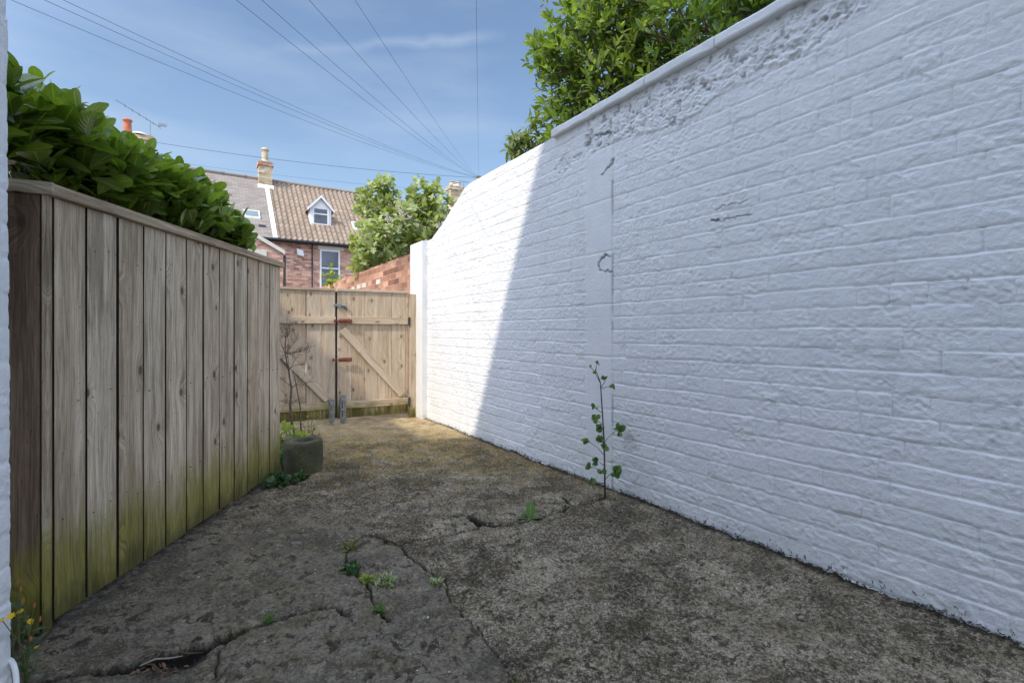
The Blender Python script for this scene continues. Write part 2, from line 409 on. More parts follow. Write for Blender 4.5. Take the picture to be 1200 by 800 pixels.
def mat_brick(name, c1, c2, mortar, bw=0.235, bh=0.082, dirt=0.4):
    t = NT(name); wc = t.attr('wc', False)
    b = t.node('ShaderNodeTexBrick'); t.put(b.inputs['Vector'], wc); b.offset = 0.5
    b.inputs['Scale'].default_value = 1.0; b.inputs['Brick Width'].default_value = bw; b.inputs['Row Height'].default_value = bh
    b.inputs['Mortar Size'].default_value = 0.006; b.inputs['Mortar Smooth'].default_value = 0.3; b.inputs['Bias'].default_value = 0.0
    t.put(b.inputs['Color1'], (0, 0, 0)); t.put(b.inputs['Color2'], (1, 1, 1)); t.put(b.inputs['Mortar'], (0.5, 0.5, 0.5))
    n = t.noise(wc, 14, 5, 0.7); n2 = t.noise(wc, 1.2, 4)
    k = t.math('ADD', t.math('MULTIPLY', t.sep(b.outputs['Color'])[0], 0.65), t.math('MULTIPLY', n, 0.5))
    c = t.ramp(k, [(0.2, tuple(x * 0.55 for x in c1)), (0.35, c1), (0.8, c2), (0.98, tuple(min(1, x * 1.35 + 0.05) for x in c2))])
    c = t.mix(b.outputs['Fac'], c, mortar)
    c = t.mix(t.math('MULTIPLY', t.rng(n2, 0.45, 0.75), dirt), c, (0.10, 0.075, 0.06))
    h = t.math('ADD', t.math('MULTIPLY', b.outputs['Fac'], -1.0), t.math('MULTIPLY', n, 0.5))
    return t.done(t.bsdf(c, 0.9, t.bump(h, 0.6, 0.01), 0.15))

M = {}
M['paint'] = mat_paint()
M['fence'] = mat_wood('weathered_grey_timber', (0.165, 0.125, 0.082), (0.50, 0.41, 0.295), (0.82, 0.715, 0.55), 0.46, (0.56, 0.47, 0.37))
M['brown'] = mat_wood('dark_brown_timber', (0.050, 0.034, 0.022), (0.15, 0.108, 0.072), (0.27, 0.205, 0.145), 0.30, (0.85, 0.75, 0.65))
M['gate'] = mat_wood('pale_treated_timber', (0.34, 0.255, 0.17), (0.53, 0.425, 0.305), (0.68, 0.575, 0.435), 0.24, (0.90, 0.82, 0.72), knot=(0.20, 0.12, 0.065))
M['ground'] = mat_ground()
M['soil'] = mat_simple('dark_soil', (0.10, 0.085, 0.06), 0.95, 0.5, 6)
M['laurel'] = mat_leaf('glossy_hedge_leaf', (0.018, 0.052, 0.008), (0.25, 0.35, 0.060), 0.20, 0.32, 0.55)
M['bay'] = mat_leaf('bay_leaf', (0.032, 0.074, 0.015), (0.26, 0.34, 0.075), 0.30, 0.42, 0.45)
M['rhodo'] = mat_leaf('yellow_green_leaf', (0.075, 0.12, 0.025), (0.22, 0.26, 0.07), 0.45, 0.35, 0.4)
M['fig'] = mat_leaf('fig_leaf', (0.12, 0.17, 0.06), (0.44, 0.48, 0.24), 0.5, 0.35, 0.4)
M['weed'] = mat_leaf('weed_leaf', (0.045, 0.10, 0.025), (0.15, 0.25, 0.07), 0.5, 0.35, 0.35)
M['palew'] = mat_leaf('variegated_leaf', (0.13, 0.20, 0.07), (0.42, 0.48, 0.27), 0.5, 0.3, 0.35)
M['darkw'] = mat_leaf('dark_ivy_leaf', (0.020, 0.055, 0.020), (0.07, 0.14, 0.045), 0.4, 0.2, 0.45)
M['lime'] = mat_leaf('lime_leaf', (0.14, 0.20, 0.035), (0.34, 0.40, 0.09), 0.5, 0.45, 0.35)
M['heather'] = mat_leaf('purple_heather', (0.10, 0.035, 0.045), (0.26, 0.10, 0.12), 0.7, 0.2, 0.2)
M['petal'] = mat_leaf('yellow_petal', (0.72, 0.46, 0.02), (0.85, 0.62, 0.06), 0.6, 0.3, 0.2)
M['bud'] = mat_simple('rusty_bud', (0.42, 0.17, 0.05), 0.8)
M['bark'] = mat_simple('grey_brown_bark', (0.13, 0.10, 0.075), 0.9, 0.4, 30)
M['stem'] = mat_simple('brown_stem', (0.105, 0.072, 0.045), 0.8, 0.4, 30)
M['gstem'] = mat_simple('green_stem', (0.12, 0.15, 0.05), 0.7, 0.3, 30)
M['deadleaf'] = mat_simple('dead_leaf', (0.16, 0.095, 0.06), 0.9, 0.4, 40)
M['galv'] = mat_simple('galvanised_steel', (0.27, 0.275, 0.265), 0.45, 0.3, 60, 0.5, 0.7)
M['rust'] = mat_simple('rusty_red_iron', (0.20, 0.062, 0.040), 0.8, 0.5, 60)
M['iron'] = mat_simple('dark_iron', (0.05, 0.048, 0.05), 0.6, 0.4, 60)
M['gap_shade'] = mat_simple('timber_edge_gap_shade', (0.028, 0.024, 0.016), 0.95, 0.4, 30, 0.1)  # shade of the gaps between boards, painted on their side faces
M['stone'] = None
M['cable'] = mat_simple('black_cable', (0.10, 0.115, 0.14), 0.6, 0.1, 5)
M['whitepl'] = mat_simple('white_plastic', (0.78, 0.78, 0.75), 0.45, 0.06, 8)
M['upvc'] = mat_simple('white_window_frame', (0.80, 0.80, 0.78), 0.4, 0.04, 3)
M['cream'] = mat_simple('cream_stone', (0.66, 0.63, 0.53), 0.8, 0.08, 6)
M['redbrick'] = mat_brick('red_brick', (0.42, 0.20, 0.13), (0.66, 0.40, 0.29), (0.55, 0.48, 0.41))
M['lanebrick'] = mat_brick('orange_red_brick', (0.36, 0.16, 0.095), (0.58, 0.31, 0.20), (0.43, 0.36, 0.29), dirt=0.55)
M['buff'] = mat_brick('buff_brick', (0.40, 0.30, 0.17), (0.60, 0.48, 0.31), (0.48, 0.42, 0.33))
M['terracotta'] = mat_simple('terracotta_pot', (0.52, 0.17, 0.095), 0.8, 0.2, 9)
M['buffpot'] = mat_simple('buff_clay_pot', (0.55, 0.45, 0.30), 0.8, 0.2, 9)
M['pole'] = mat_simple('pole_timber', (0.12, 0.09, 0.065), 0.9, 0.3, 12)

def mat_stone():
    t = NT('mossy_stone'); p = t.obj(); n = t.noise(p, 9, 5); n2 = t.noise(p, 80, 5, 0.7)
    k = t.math('ADD', t.math('MULTIPLY', n, 0.5), t.math('MULTIPLY', n2, 0.5))
    c = t.ramp(k, [(0.3, (0.030, 0.030, 0.020)), (0.5, (0.082, 0.078, 0.048)), (0.72, (0.19, 0.175, 0.105))])
    c = t.mix(t.rng(t.noise(p, 3, 3), 0.45, 0.65, 0, 0.6), c, (0.072, 0.076, 0.022))
    return t.done(t.bsdf(c, 0.9, t.bump(n2, 0.6, 0.008), 0.2))
M['stone'] = mat_stone()

def mat_roof(name, a, b, mode):
    t = NT(name); wc = t.attr('wc', False); x, y, z = t.sep(wc)[0:3]
    n = t.noise(wc, 2.0, 5, 0.65); n2 = t.noise(wc, 26, 3)
    br = t.node('ShaderNodeTexBrick'); t.put(br.inputs['Vector'], wc); br.offset = 0.5 if mode == 'slate' else 0.0
    br.inputs['Scale'].default_value = 1.0
    br.inputs['Brick Width'].default_value = 0.26 if mode == 'slate' else 0.215; br.inputs['Row Height'].default_value = 0.14 if mode == 'slate' else 0.313
    br.inputs['Mortar Size'].default_value = 0.008; t.put(br.inputs['Color1'], (0, 0, 0)); t.put(br.inputs['Color2'], (1, 1, 1)); t.put(br.inputs['Mortar'], (0.3, 0.3, 0.3))
    k = t.math('ADD', t.math('MULTIPLY', t.sep(br.outputs['Color'])[0], 0.22 if mode == 'tile' else 0.4), t.math('ADD', t.math('MULTIPLY', n, 0.55 if mode == 'tile' else 0.4), t.math('MULTIPLY', n2, 0.25)))
    c = t.ramp(k, [(0.25, a), (0.8, b)])
    if mode == 'slate': c = t.mix(t.math('MULTIPLY', br.outputs['Fac'], 0.6), c, tuple(q * 0.6 for q in a))
    return t.done(t.bsdf(c, 0.85, t.bump(n2, 0.3, 0.01), 0.2))
M['pantile'] = mat_roof('brown_pantile', (0.19, 0.14, 0.10), (0.40, 0.315, 0.23), 'tile')
M['slate'] = mat_roof('grey_brown_roof_tile', (0.22, 0.19, 0.16), (0.33, 0.29, 0.25), 'slate')
def mat_glass():
    t = NT('window_glass'); n = t.noise(t.pos(), 1.5, 3)
    c = t.ramp(n, [(0.35, (0.02, 0.025, 0.03)), (0.7, (0.09, 0.10, 0.11))])
    return t.done(t.bsdf(c, 0.06, None, 0.8))
M['glass'] = mat_glass()
def mat_skyglass():
    t = NT('rooflight_glass'); return t.done(t.bsdf((0.16, 0.22, 0.22), 0.08, None, 0.8))
M['rglass'] = mat_skyglass()
M['render'] = mat_simple('white_render', (0.74, 0.74, 0.72), 0.8, 0.05, 3)

# ------------------------------------------------------------------ ground
me = bpy.data.meshes.new('ground')
g = np.linspace(-1, 1, 41); g = np.sign(g) * np.abs(g) ** 2.2 * 600
gx, gy = np.meshgrid(g, g + 8)
gz = np.full_like(gx, -0.09)
o = link('ground', np_mesh('ground', np.stack([gx, gy, gz], -1).reshape(-1, 3), grid_faces(41, 41)), M['soil']); tag(o, kind='structure')

# the old concrete of the yard: a fine sheet, displaced, with its cracks cut in
def polyline(pts): return np.array([[gp(x, y).x, gp(x, y).y] for x, y in pts])
Z = lambda a, b, s, L: [(a + x / s, b + y / s) for x, y in L]
cracks = [   # (points, half width near the start, at the end, depth)
    (Z(400, 500, 2.667, [(838, 208), (815, 222), (790, 230), (768, 236), (740, 240), (715, 243), (690, 258), (655, 266), (625, 280), (590, 290), (560, 297), (520, 303), (475, 307)]), 0.0075, 0.0095, 0.034),
    (Z(400, 500, 2.667, [(475, 307), (450, 304), (432, 300), (412, 287), (395, 274), (372, 270), (355, 276)]), 0.012, 0.014, 0.04),
    (Z(400, 500, 2.667, [(432, 303), (425, 318), (380, 326), (310, 336), (255, 345), (215, 357), (180, 361)]), 0.003, 0.006, 0.015),
    (Z(400, 500, 2.667, [(180, 361), (140, 351), (110, 341), (75, 329)]), 0.003, 0.009, 0.03),
    (Z(400, 500, 2.667, [(180, 361), (198, 388), (222, 412), (245, 428), (272, 446), (298, 462), (325, 465)]), 0.0032, 0.0042, 0.016),
    (Z(400, 500, 2.667, [(325, 465), (338, 520), (352, 548), (385, 580), (412, 604), (440, 640), (470, 680), (510, 730), (548, 790), (590, 860)]), 0.0020, 0.0020, 0.009),
    (Z(400, 500, 2.667, [(75, 329), (30, 365), (15, 400), (20, 432), (45, 452), (70, 475), (92, 505), (98, 540), (118, 566), (150, 600)]), 0.003, 0.0042, 0.018),
    (Z(0, 500, 2.667, [(40, 820), (90, 796), (170, 780), (250, 765), (330, 752), (400, 735), (460, 716), (520, 700), (590, 684), (650, 665), (705, 645), (760, 625), (830, 603), (900, 580), (960, 565), (1005, 555), (1048, 549), (1075, 575)]), 0.010, 0.005, 0.03),
    (Z(0, 500, 2.667, [(682, 668), (684, 700), (676, 740), (668, 775), (660, 830)]), 0.0025, 0.0025, 0.015),
    (Z(400, 500, 2.667, [(695, 218), (712, 236)]), 0.005, 0.004, 0.02),
]
Yr = [-2.5, -1.5, -0.6, 0.2]
y = 0.75
while y < 6.7:
    Yr.append(y); y += 0.0042 * max(y, 1.1)
Yr += [6.9, 7.3]
Yr = np.array(Yr); NC = 640
left = -2.4 - 1.3 * sstep(3.6, 4.6, Yr)
right = (2.753 - 0.6186 * Yr) + 0.03
tt = np.linspace(0, 1, NC)
GX = left[:, None] * (1 - tt) + right[:, None] * tt; GY = np.repeat(Yr[:, None], NC, 1)
hz = 0.014 * (fbm(GX * 1.3, GY * 1.3, 1) - 0.5) + 0.010 * (fbm(GX * 6, GY * 6, 2) - 0.5)
pit = fbm(GX * 34, GY * 34, 5, 4)
rough = fbm(GX * 90, GY * 90, 9, 3)
# which side of the long slab joint: lower-left slabs are smoother
jl = polyline(cracks[5][0]); ext = np.vstack([polyline(Z(400, 500, 2.667, [(75, 329), (180, 361)])), jl])
xs_line = np.interp(GY, ext[::-1, 1][np.argsort(ext[::-1, 1])], ext[::-1, 0][np.argsort(ext[::-1, 1])])
smooth = sstep(0.01, -0.03, GX - xs_line + 0.04 * (fbm(GX * 8, GY * 8, 4) - 0.5)) * sstep(3.1, 2.5, GY)
smooth *= 0.75 + 0.25 * sstep(0.4, 0.6, fbm(GX * 3, GY * 3, 8))
hz += (pit - 0.5) * 0.012 * (1 - 0.65 * smooth) + (rough - 0.5) * 0.006 * (1 - 0.5 * smooth)
hz -= 0.011 * sstep(0.60, 0.72, pit)
flake = fbm(GX * 5.5, GY * 5.5, 55, 5)
hz -= 0.006 * sstep(0.55, 0.565, flake) * (1 - 0.7 * smooth)
hz += 0.005 * sstep(0.585, 0.66, fbm(GX * 19, GY * 19, 58, 4))
crack = np.zeros_like(hz); cut = np.zeros_like(hz)
for ci, (pts, w0, w1, dep) in enumerate(cracks):
    P = polyline(pts); n = len(P)
    m = (GX > P[:, 0].min() - .1) & (GX < P[:, 0].max() + .1) & (GY > P[:, 1].min() - .1) & (GY < P[:, 1].max() + .1)
    if not m.any(): continue
    q = np.stack([GX[m], GY[m]], -1)
    q = q + 0.012 * np.stack([fbm(q[:, 0] * 30, q[:, 1] * 30, 21) - .5, fbm(q[:, 0] * 30, q[:, 1] * 30, 31) - .5], -1) * 1.6
    best = np.full(len(q), 9.0); wid = np.full(len(q), w0)
    for i in range(n - 1):
        a, b = P[i], P[i + 1]; ab = b - a
        u = np.clip(((q - a) @ ab) / (ab @ ab), 0, 1)
        d = np.hypot(*(q - (a + u[:, None] * ab)).T)
        nb = d < best; best = np.where(nb, d, best); wid = np.where(nb, w0 + (w1 - w0) * (i + u) / (n - 1), wid)
    wid = wid * (0.42 + 1.25 * fbm(q[:, 0] * 20, q[:, 1] * 20, 41, 3) ** 1.2) * (0.8 + .2 * q[:, 1])
    k = sstep(1.35, 0.55, best / wid)
    cut[m] = np.maximum(cut[m], k * dep); crack[m] = np.maximum(crack[m], sstep(1.6, 0.8, best / wid))
    hz[m] -= 0.006 * np.exp(-(best / 0.03) ** 2)
# the broken hollow at the front left, one slab sunk below the other
edge = P_ = polyline(cracks[7][0][4:12])
o_ = np.argsort(edge[:, 0]); ey = np.interp(GX, edge[o_, 0], edge[o_, 1])
span = sstep(gp(140, 778).x, gp(205, 765).x, GX) * sstep(gp(262, 745).x, gp(225, 760).x, GX)
dd = ey - GY
hol = span * sstep(0.0, 0.012, dd) * sstep(0.16, 0.05, dd)
span2 = sstep(gp(100, 785).x, gp(160, 775).x, GX) * sstep(gp(330, 730).x, gp(240, 750).x, GX)
hz -= 0.030 * hol + 0.016 * span2 * sstep(0.0, 0.01, dd) * sstep(0.45, 0.1, dd)
crack = np.maximum(crack, 0.75 * hol * sstep(.1, .03, dd + .03 * (fbm(GX * 40, GY * 40, 51) - .5)))
hz -= cut
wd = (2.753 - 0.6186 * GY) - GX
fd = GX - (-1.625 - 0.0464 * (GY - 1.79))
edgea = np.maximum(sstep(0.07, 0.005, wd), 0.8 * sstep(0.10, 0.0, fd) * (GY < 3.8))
hz += 0.010 * sstep(0.06, 0.0, wd) * fbm(GX * 30, GY * 30, 61)
hz -= 0.0
V = np.stack([GX, GY, hz - 0.002], -1).reshape(-1, 3)
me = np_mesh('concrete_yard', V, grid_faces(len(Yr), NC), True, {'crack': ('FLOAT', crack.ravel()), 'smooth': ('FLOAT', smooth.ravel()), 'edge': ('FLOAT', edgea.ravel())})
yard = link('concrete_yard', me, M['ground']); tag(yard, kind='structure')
def ground_h(x, y):
    i = int(np.clip(np.searchsorted(Yr, y), 0, len(Yr) - 1)); j = int(np.clip(np.searchsorted(GX[i], x), 0, NC - 1)); return float(hz[i, j])

# back lane beyond the gate
b = MB(); b.box((-14, 6.9, -0.3), (18, 9.0, 0), (-4, 8, 0), (0, 0, 0.24)); o = b.build('back_lane', mat_simple('lane_concrete', (0.32, 0.30, 0.26), 0.9, 0.2, 5)); tag(o, kind='structure')

# ------------------------------------------------------------------ painted brick: height field
def brick_field(S, H, bh=0.0885, bl=0.252, seed=0):
    r = np.random.default_rng(100 + seed)
    wav = 0.022 * (fbm(S * 0.55, H * 1.4, 70 + seed, 3) - 0.5) + 0.007 * (fbm(S * 3, H * 3, 71 + seed, 2) - 0.5) + 0.006 * (fbm(S * 14, H * 10, 76 + seed, 2) - 0.5)
    hh = (H + wav) / bh
    row = np.floor(hh).astype(int); fr = hh - row
    dh = np.minimum(fr, 1 - fr) * bh
    d = np.zeros_like(S); vj = np.full(S.shape, 1.0)
    for rr in np.unique(row):
        m = row == rr
        header = (rr % 5 == 3)
        pos = -3.0 + r.random() * 0.25; js = []
        while pos < 7:
            js.append(pos)
            L = bl * (0.5 if header else 1.0)
            if not header and r.random() < 0.14: L *= 0.5
            pos += L + 0.016 * (r.random() - 0.5)
        js = np.array(js); off = 0.0035 * (r.random(len(js) + 1) - 0.5); tl = 0.02 * (r.random(len(js) + 1) - 0.5)
        tl2 = 0.015 * (r.random(len(js) + 1) - .5); jd = np.clip(r.random(len(js) + 1) * 1.5, 0.38, 1.0)
        s = S[m] + 0.010 * (fbm(H[m] * 20, S[m] * 4, 5 + rr % 40, 2) - 0.5)
        k = np.searchsorted(js, s)
        lo = js[np.clip(k - 1, 0, len(js) - 1)]; hi = js[np.clip(k, 0, len(js) - 1)]
        dv = np.minimum(s - lo, hi - s)
        jw = np.where(s - lo < hi - s, jd[np.clip(k - 1, 0, len(js))], jd[np.clip(k, 0, len(js))])
        d[m] += off[k] + tl[k] * (s - (lo + hi) / 2) + tl2[k] * (fr[m] - .5) * bh * 1.6
        vj[m] = sstep(0.0, 0.008, dv) * jw + (1 - jw)
    strength = 0.45 + 0.9 * fbm(S * 2.2, H * 9, 80 + seed, 2)
    # weathered bed joint: sharp under the upper brick, sloping onto the lower one
    bj = np.clip(fr * bh / (0.013 + 0.006 * vnoise(S * 5, H * 8, 77)), 0, 1) * sstep(0.0, 0.0045, (1 - fr) * bh)
    d -= 0.0034 * strength * (1 - bj)
    d -= 0.0044 * (1 - vj)
    # lumpy brick faces under thick paint
    d += 0.0018 * (fbm(S * 14, H * 20, 81 + seed, 3) - 0.5) + 0.0052 * (fbm(S * 62, H * 62, 84 + seed, 3) - 0.5) * (0.4 + 1.2 * vnoise(S * 8, H * 11, 89))
    lump = fbm(S * 9, H * 13, 88 + seed, 3)
    d -= 0.0022 * sstep(0.66, 0.72, lump)
    return d

wall = empty('boundary_wall', wall_pt(2.5, 0), 'long white painted brick wall running along the right side of the yard', 'wall')
def rel(o, parent):              # keep world placement of geometry authored in world space
    o.matrix_parent_inverse = Matrix.Translation(-Vector(parent.location)); return o
ss = [-3.2, -2.4, -1.6, -0.9, -0.5]
s = -0.35
while s < 5.22:
    ss.append(s); s += 0.0052 + 0.0011 * max(s, 0)
ss.append(5.24)
ss = np.array(ss); NH = 680
def top_h(s):
    return np.interp(s, [-5, 2.63, 2.66, 4.08, 4.20, 4.43, 4.80, 5.06, 5.24], [2.552, 2.552, 2.57, 2.57, 2.545, 2.436, 2.26, 2.157, 2.150])
hv = np.linspace(0, 1, NH)
S2 = np.repeat(ss[:, None], NH, 1)
T2 = top_h(ss)[:, None]
H2 = -0.06 + hv[None, :] * (T2 + 0.06)
d = brick_field(S2, H2)
dirt = np.zeros_like(d)
# the flat rendered strip and the straight joint beside it
s0, s1 = wall_s(718), wall_s(688)
strip = sstep(s0 - 0.004, s0 + 0.004, S2) * sstep(s1 + 0.035, s1 - 0.02, S2 + 0.03 * (fbm(S2 * 6, H2 * 9, 90) - .5))
strip_top = sstep(2.33, 2.25, H2 + 0.12 * (fbm(S2 * 9, H2 * 9, 91) - .5))
flat = 0.004 + 0.003 * (fbm(S2 * 8, H2 * 8, 92, 4) - .5) - 0.003 * sstep(.013, .0, np.abs(((H2 + .01 * fbm(S2 * 9, H2 * 2, 93)) / .355) % 1 - .5) * .355)
kk = strip * strip_top * 0.9
d = d * (1 - kk) + flat * kk
d += 0.004 * sstep(s0 - .002, s0 + .004, S2) * (H2 < 2.3)
jn = np.exp(-((S2 - s0 + 0.002 * (fbm(H2 * 14, S2, 94) - .5)) / 0.0045) ** 2) * (H2 < 2.06) * (0.25 + 0.75 * sstep(.4, .6, fbm(H2 * 5, S2 * 0 + 3, 95)))
d -= 0.010 * jn; dirt = np.maximum(dirt, 0.5 * jn)
# rough old render under the coping
nb = fbm(S2 * 3.0, H2 * 4, 96, 3)
low_edge = 2.26 + 0.16 * (nb - 0.5) + 0.17 * sstep(1.3, 0.1, S2) + 0.30 * sstep(0.25, -0.4, S2)
band = sstep(0.0, 0.025, H2 - low_edge) * sstep(2.26, 2.22, S2 + .06 * (fbm(S2 * 8, H2 * 12, 97) - .5))
rg = fbm(S2 * 30, H2 * 34, 98, 5); rg2 = fbm(S2 * 85, H2 * 85, 99, 3)
d = d * (1 - 0.85 * band) + band * (0.021 * (rg - 0.5) + 0.013 * (rg2 - .5) - 0.004 + 0.008 * sstep(.45, .52, fbm(S2 * 7, H2 * 9, 130, 4)))
dirt = np.maximum(dirt, band * 0.8 * sstep(0.36, 0.29, rg + .06 * (fbm(S2 * 2, H2 * 2, 101) - .5)))
# small holes where paint and mortar have come away: pixel outlines in the photograph
def hole(pts, w, dep, dk=0.85):
    global d, dirt
    P = []
    for x, y in pts:
        s_ = wall_s(x); dd_ = WO[1] + W[1] * s_; P.append((s_, EYE + (CY - y) / F * dd_))
    P = np.array(P)
    m = (S2 > P[:, 0].min() - .06) & (S2 < P[:, 0].max() + .06) & (H2 > P[:, 1].min() - .06) & (H2 < P[:, 1].max() + .06)
    q = np.stack([S2[m], H2[m]], -1); q = q + .034 * np.stack([fbm(q[:, 0] * 40, q[:, 1] * 40, 103) - .5, fbm(q[:, 0] * 40, q[:, 1] * 40, 104) - .5], -1)
    best = np.full(len(q), 9.)
    for i in range(len(P) - 1):
        a, b_ = P[i], P[i + 1]; ab = b_ - a
        u = np.clip(((q - a) @ ab) / (ab @ ab + 1e-9), 0, 1); best = np.minimum(best, np.hypot(*(q - (a + u[:, None] * ab)).T))
    ww = w * (.1 + 1.9 * fbm(q[:, 0] * 45, q[:, 1] * 45, 105, 3) ** 1.3)
    k = sstep(1.3, .6, best / ww)
    d[m] -= dep * k; dirt[m] = np.maximum(dirt[m], dk * k)
hole([(706, 204), (711, 199), (717, 194), (718, 188)], .007, .018)
hole([(704, 318), (702, 309), (707, 302), (711, 298), (716, 300)], .007, .016)
hole([(704, 318), (717, 318)], .004, .012, .5)
hole([(688, 168), (697, 160), (716, 156)], .007, .018, .6)
hole([(833, 258), (838, 261), (841, 259)], .006, .02, .9)
hole([(838, 246), (850, 241), (866, 238), (878, 234)], .0025, .007, .5)
hole([(842, 260), (862, 256), (882, 250)], .0025, .007, .5)
hole([(690, 163), (686, 172)], .008, .016, .5)
def spall(x, y, rs, rh, dep):
    global d, dirt
    s_ = wall_s(x); h_ = EYE + (CY - y) / F * (WO[1] + W[1] * s_)
    r_ = np.hypot((S2 - s_) / rs, (H2 - h_) / rh) + 1.2 * (fbm(S2 * 22, H2 * 22, 121, 3) - .5)
    k_ = sstep(.95, .80, r_)
    d = d - k_ * (dep + .012 * (fbm(S2 * 70, H2 * 70, 122, 3) - .5))
    dirt = np.maximum(dirt, k_ * .35 * sstep(.5, .62, fbm(S2 * 50, H2 * 50, 123, 2)))
spall(662, 192, .11, .07, .006); spall(690, 166, .05, .06, .010); spall(676, 184, .07, .03, .006)
bs = np.array([wall_pt(0, 0)])
base = WO[None, None, :] + W[None, None, :] * S2[..., None] + NW[None, None, :] * d[..., None]
V = np.concatenate([base, H2[..., None]], -1).reshape(-1, 3)
Fc = grid_faces(len(ss), NH)
# top and back close the wall
n0 = len(V)
topf = (WO[None] + W[None] * ss[:, None] + NW[None] * d[:, -1:]); topb = WO[None] + W[None] * ss[:, None] - NW[None] * 0.24
rowsV = np.concatenate([np.c_[topf, top_h(ss)], np.c_[topb, top_h(ss) + 0.005], np.c_[topb, ss * 0 - .06]], 0)
k = len(ss); i = np.arange(k - 1) + n0
Fc = np.vstack([Fc, np.stack([i, i + k, i + k + 1, i + 1], -1), np.stack([i + k, i + 2 * k, i + 2 * k + 1, i + k + 1], -1)])
V = np.vstack([V, rowsV]); dirt_all = np.r_[dirt.ravel(), np.zeros(3 * k)]
me = np_mesh('painted_face', V, Fc, True, {'dirt': ('FLOAT', dirt_all)})
face = rel(link('painted_face', me, M['paint'], wall), wall)

def paint_box(name, parent, corners_fn, n=(6, 6), bevel=0.006):
    pass
# coping slabs
joints = [-3.2, -1.55, -0.62, 0.30, wall_s(842), wall_s(760), wall_s(698), wall_s(650)]
for a, c in zip(joints[:-1], joints[1:]):
    nseg = 14; b = MB()
    sag = [0.003 * (random.random() - .5) for _ in range(3)]
    prof = [(0.036, 0.0), (0.040, 0.010), (0.040, 0.050), (0.034, 0.060), (-0.285, 0.068), (-0.29, 0.0)]
    vs_ = []
    for t in np.linspace(a + 0.0025, c - 0.0025, nseg):
        for (oo, hh) in prof:
            j = 0.0025 * (vnoise(t * 14, hh * 50 + oo * 30, 7) - .5) * 2
            vs_.append(tuple(wall_pt(t, 2.552 + hh + j + sag[0] * (t - a), oo + sag[1] + j)))
    m = len(prof); fs = []
    for i in range(nseg - 1):
        for k in range(m): fs.append((i * m + k, (i + 1) * m + k, (i + 1) * m + (k + 1) % m, i * m + (k + 1) % m))
    fs += [tuple(range(m)), tuple(range((nseg - 1) * m + m - 1, (nseg - 1) * m - 1, -1))]
    b.v = vs_; b.f = fs; b.wc = vs_
    rel(b.build('coping_stone', M['paint'], wall, 0.003), wall)
# end pier
pz = np.linspace(-0.06, 2.152, 60); b = MB(); ring = []
pier_prof = [(5.20, 0.0), (5.20, 0.075), (5.60, 0.075), (5.60, -0.24), (5.20, -0.24)]
for z in pz:
    for (s_, o_) in pier_prof:
        j = 0.010 * (fbm(np.array(z * 7.0), np.array(s_ * 9 + o_ * 20), 5) - .5)
        b.v.append(tuple(wall_pt(s_ + float(j), z, o_ + float(j))))
m = len(pier_prof)
for i in range(len(pz) - 1):
    for k in range(m): b.f.append((i * m + k, i * m + (k + 1) % m, (i + 1) * m + (k + 1) % m, (i + 1) * m + k))
b.f.append(tuple((len(pz) - 1) * m + k for k in range(m))); b.wc = b.v
rel(b.build('end_pier', M['paint'], wall, 0.008), wall)

# ------------------------------------------------------------------ the house the camera looks from: corner at the left edge, mass behind
house = empty('terraced_house', (-2.4, -2.0, 0), 'white painted brick house corner standing at the left edge beside the fence', 'house')
yy = np.r_[-2.6, -1.5, -0.5, 0.2, np.arange(0.6, 1.305, 0.005)]; zz = np.linspace(-0.05, 3.1, 520)
YY, ZZ = np.meshgrid(yy, zz, indexing='ij')
dx = brick_field(YY, ZZ, seed=3)
dx -= 0.006 * sstep(1.285, 1.305, YY) + 0.006 * sstep(1.27, 1.305, YY) * fbm(ZZ * 12, YY * 0, 33)
XX = -1.286 - 0.006 * ZZ + dx * 0.75
V = np.stack([XX, YY, ZZ], -1).reshape(-1, 3)
Fc = grid_faces(len(yy), len(zz)); n0 = len(V); k = len(zz)
e1i = (len(yy) - 1) * k + np.arange(k)
back = np.c_[np.full(k, -3.6), np.full(k, 1.305), zz]
V = np.vstack([V, back]); i = np.arange(k - 1)
Fc = np.vstack([Fc, np.stack([e1i[:-1], n0 + i, n0 + i + 1, e1i[1:]], -1)])
me = np_mesh('painted_wall', V, Fc, True, {'dirt': ('FLOAT', np.zeros(len(V)))})
rel(link('painted_wall', me, M['paint'], house), house)
b = MB(); b.box((-3.62, -2.62, 3.1), (2.36, 0, 0), (0, 3.95, 0), (0, 0, 0.08)); rel(b.build('extension_roof', M['slate'], house), house)
N0 = Vector((-8.85, -3.96, 0)); E1 = Vector((-0.456, 0.890, 0)); E2 = Vector((0.942, 0.335, 0))
b = MB(); b.box(N0 + E2 * 9.6, E2 * -9.6, Vector((0.335, -0.942, 0)) * 7, (0, 0, 12.5)); rel(b.build('main_wall', M['render'], house), house)
b = MB(); b.box(N0 + E1 * 5, E1 * -13, Vector((-0.89, -0.456, 0)) * 6, (0, 0, 12.49)); rel(b.build('side_wing', M['render'], house), house)

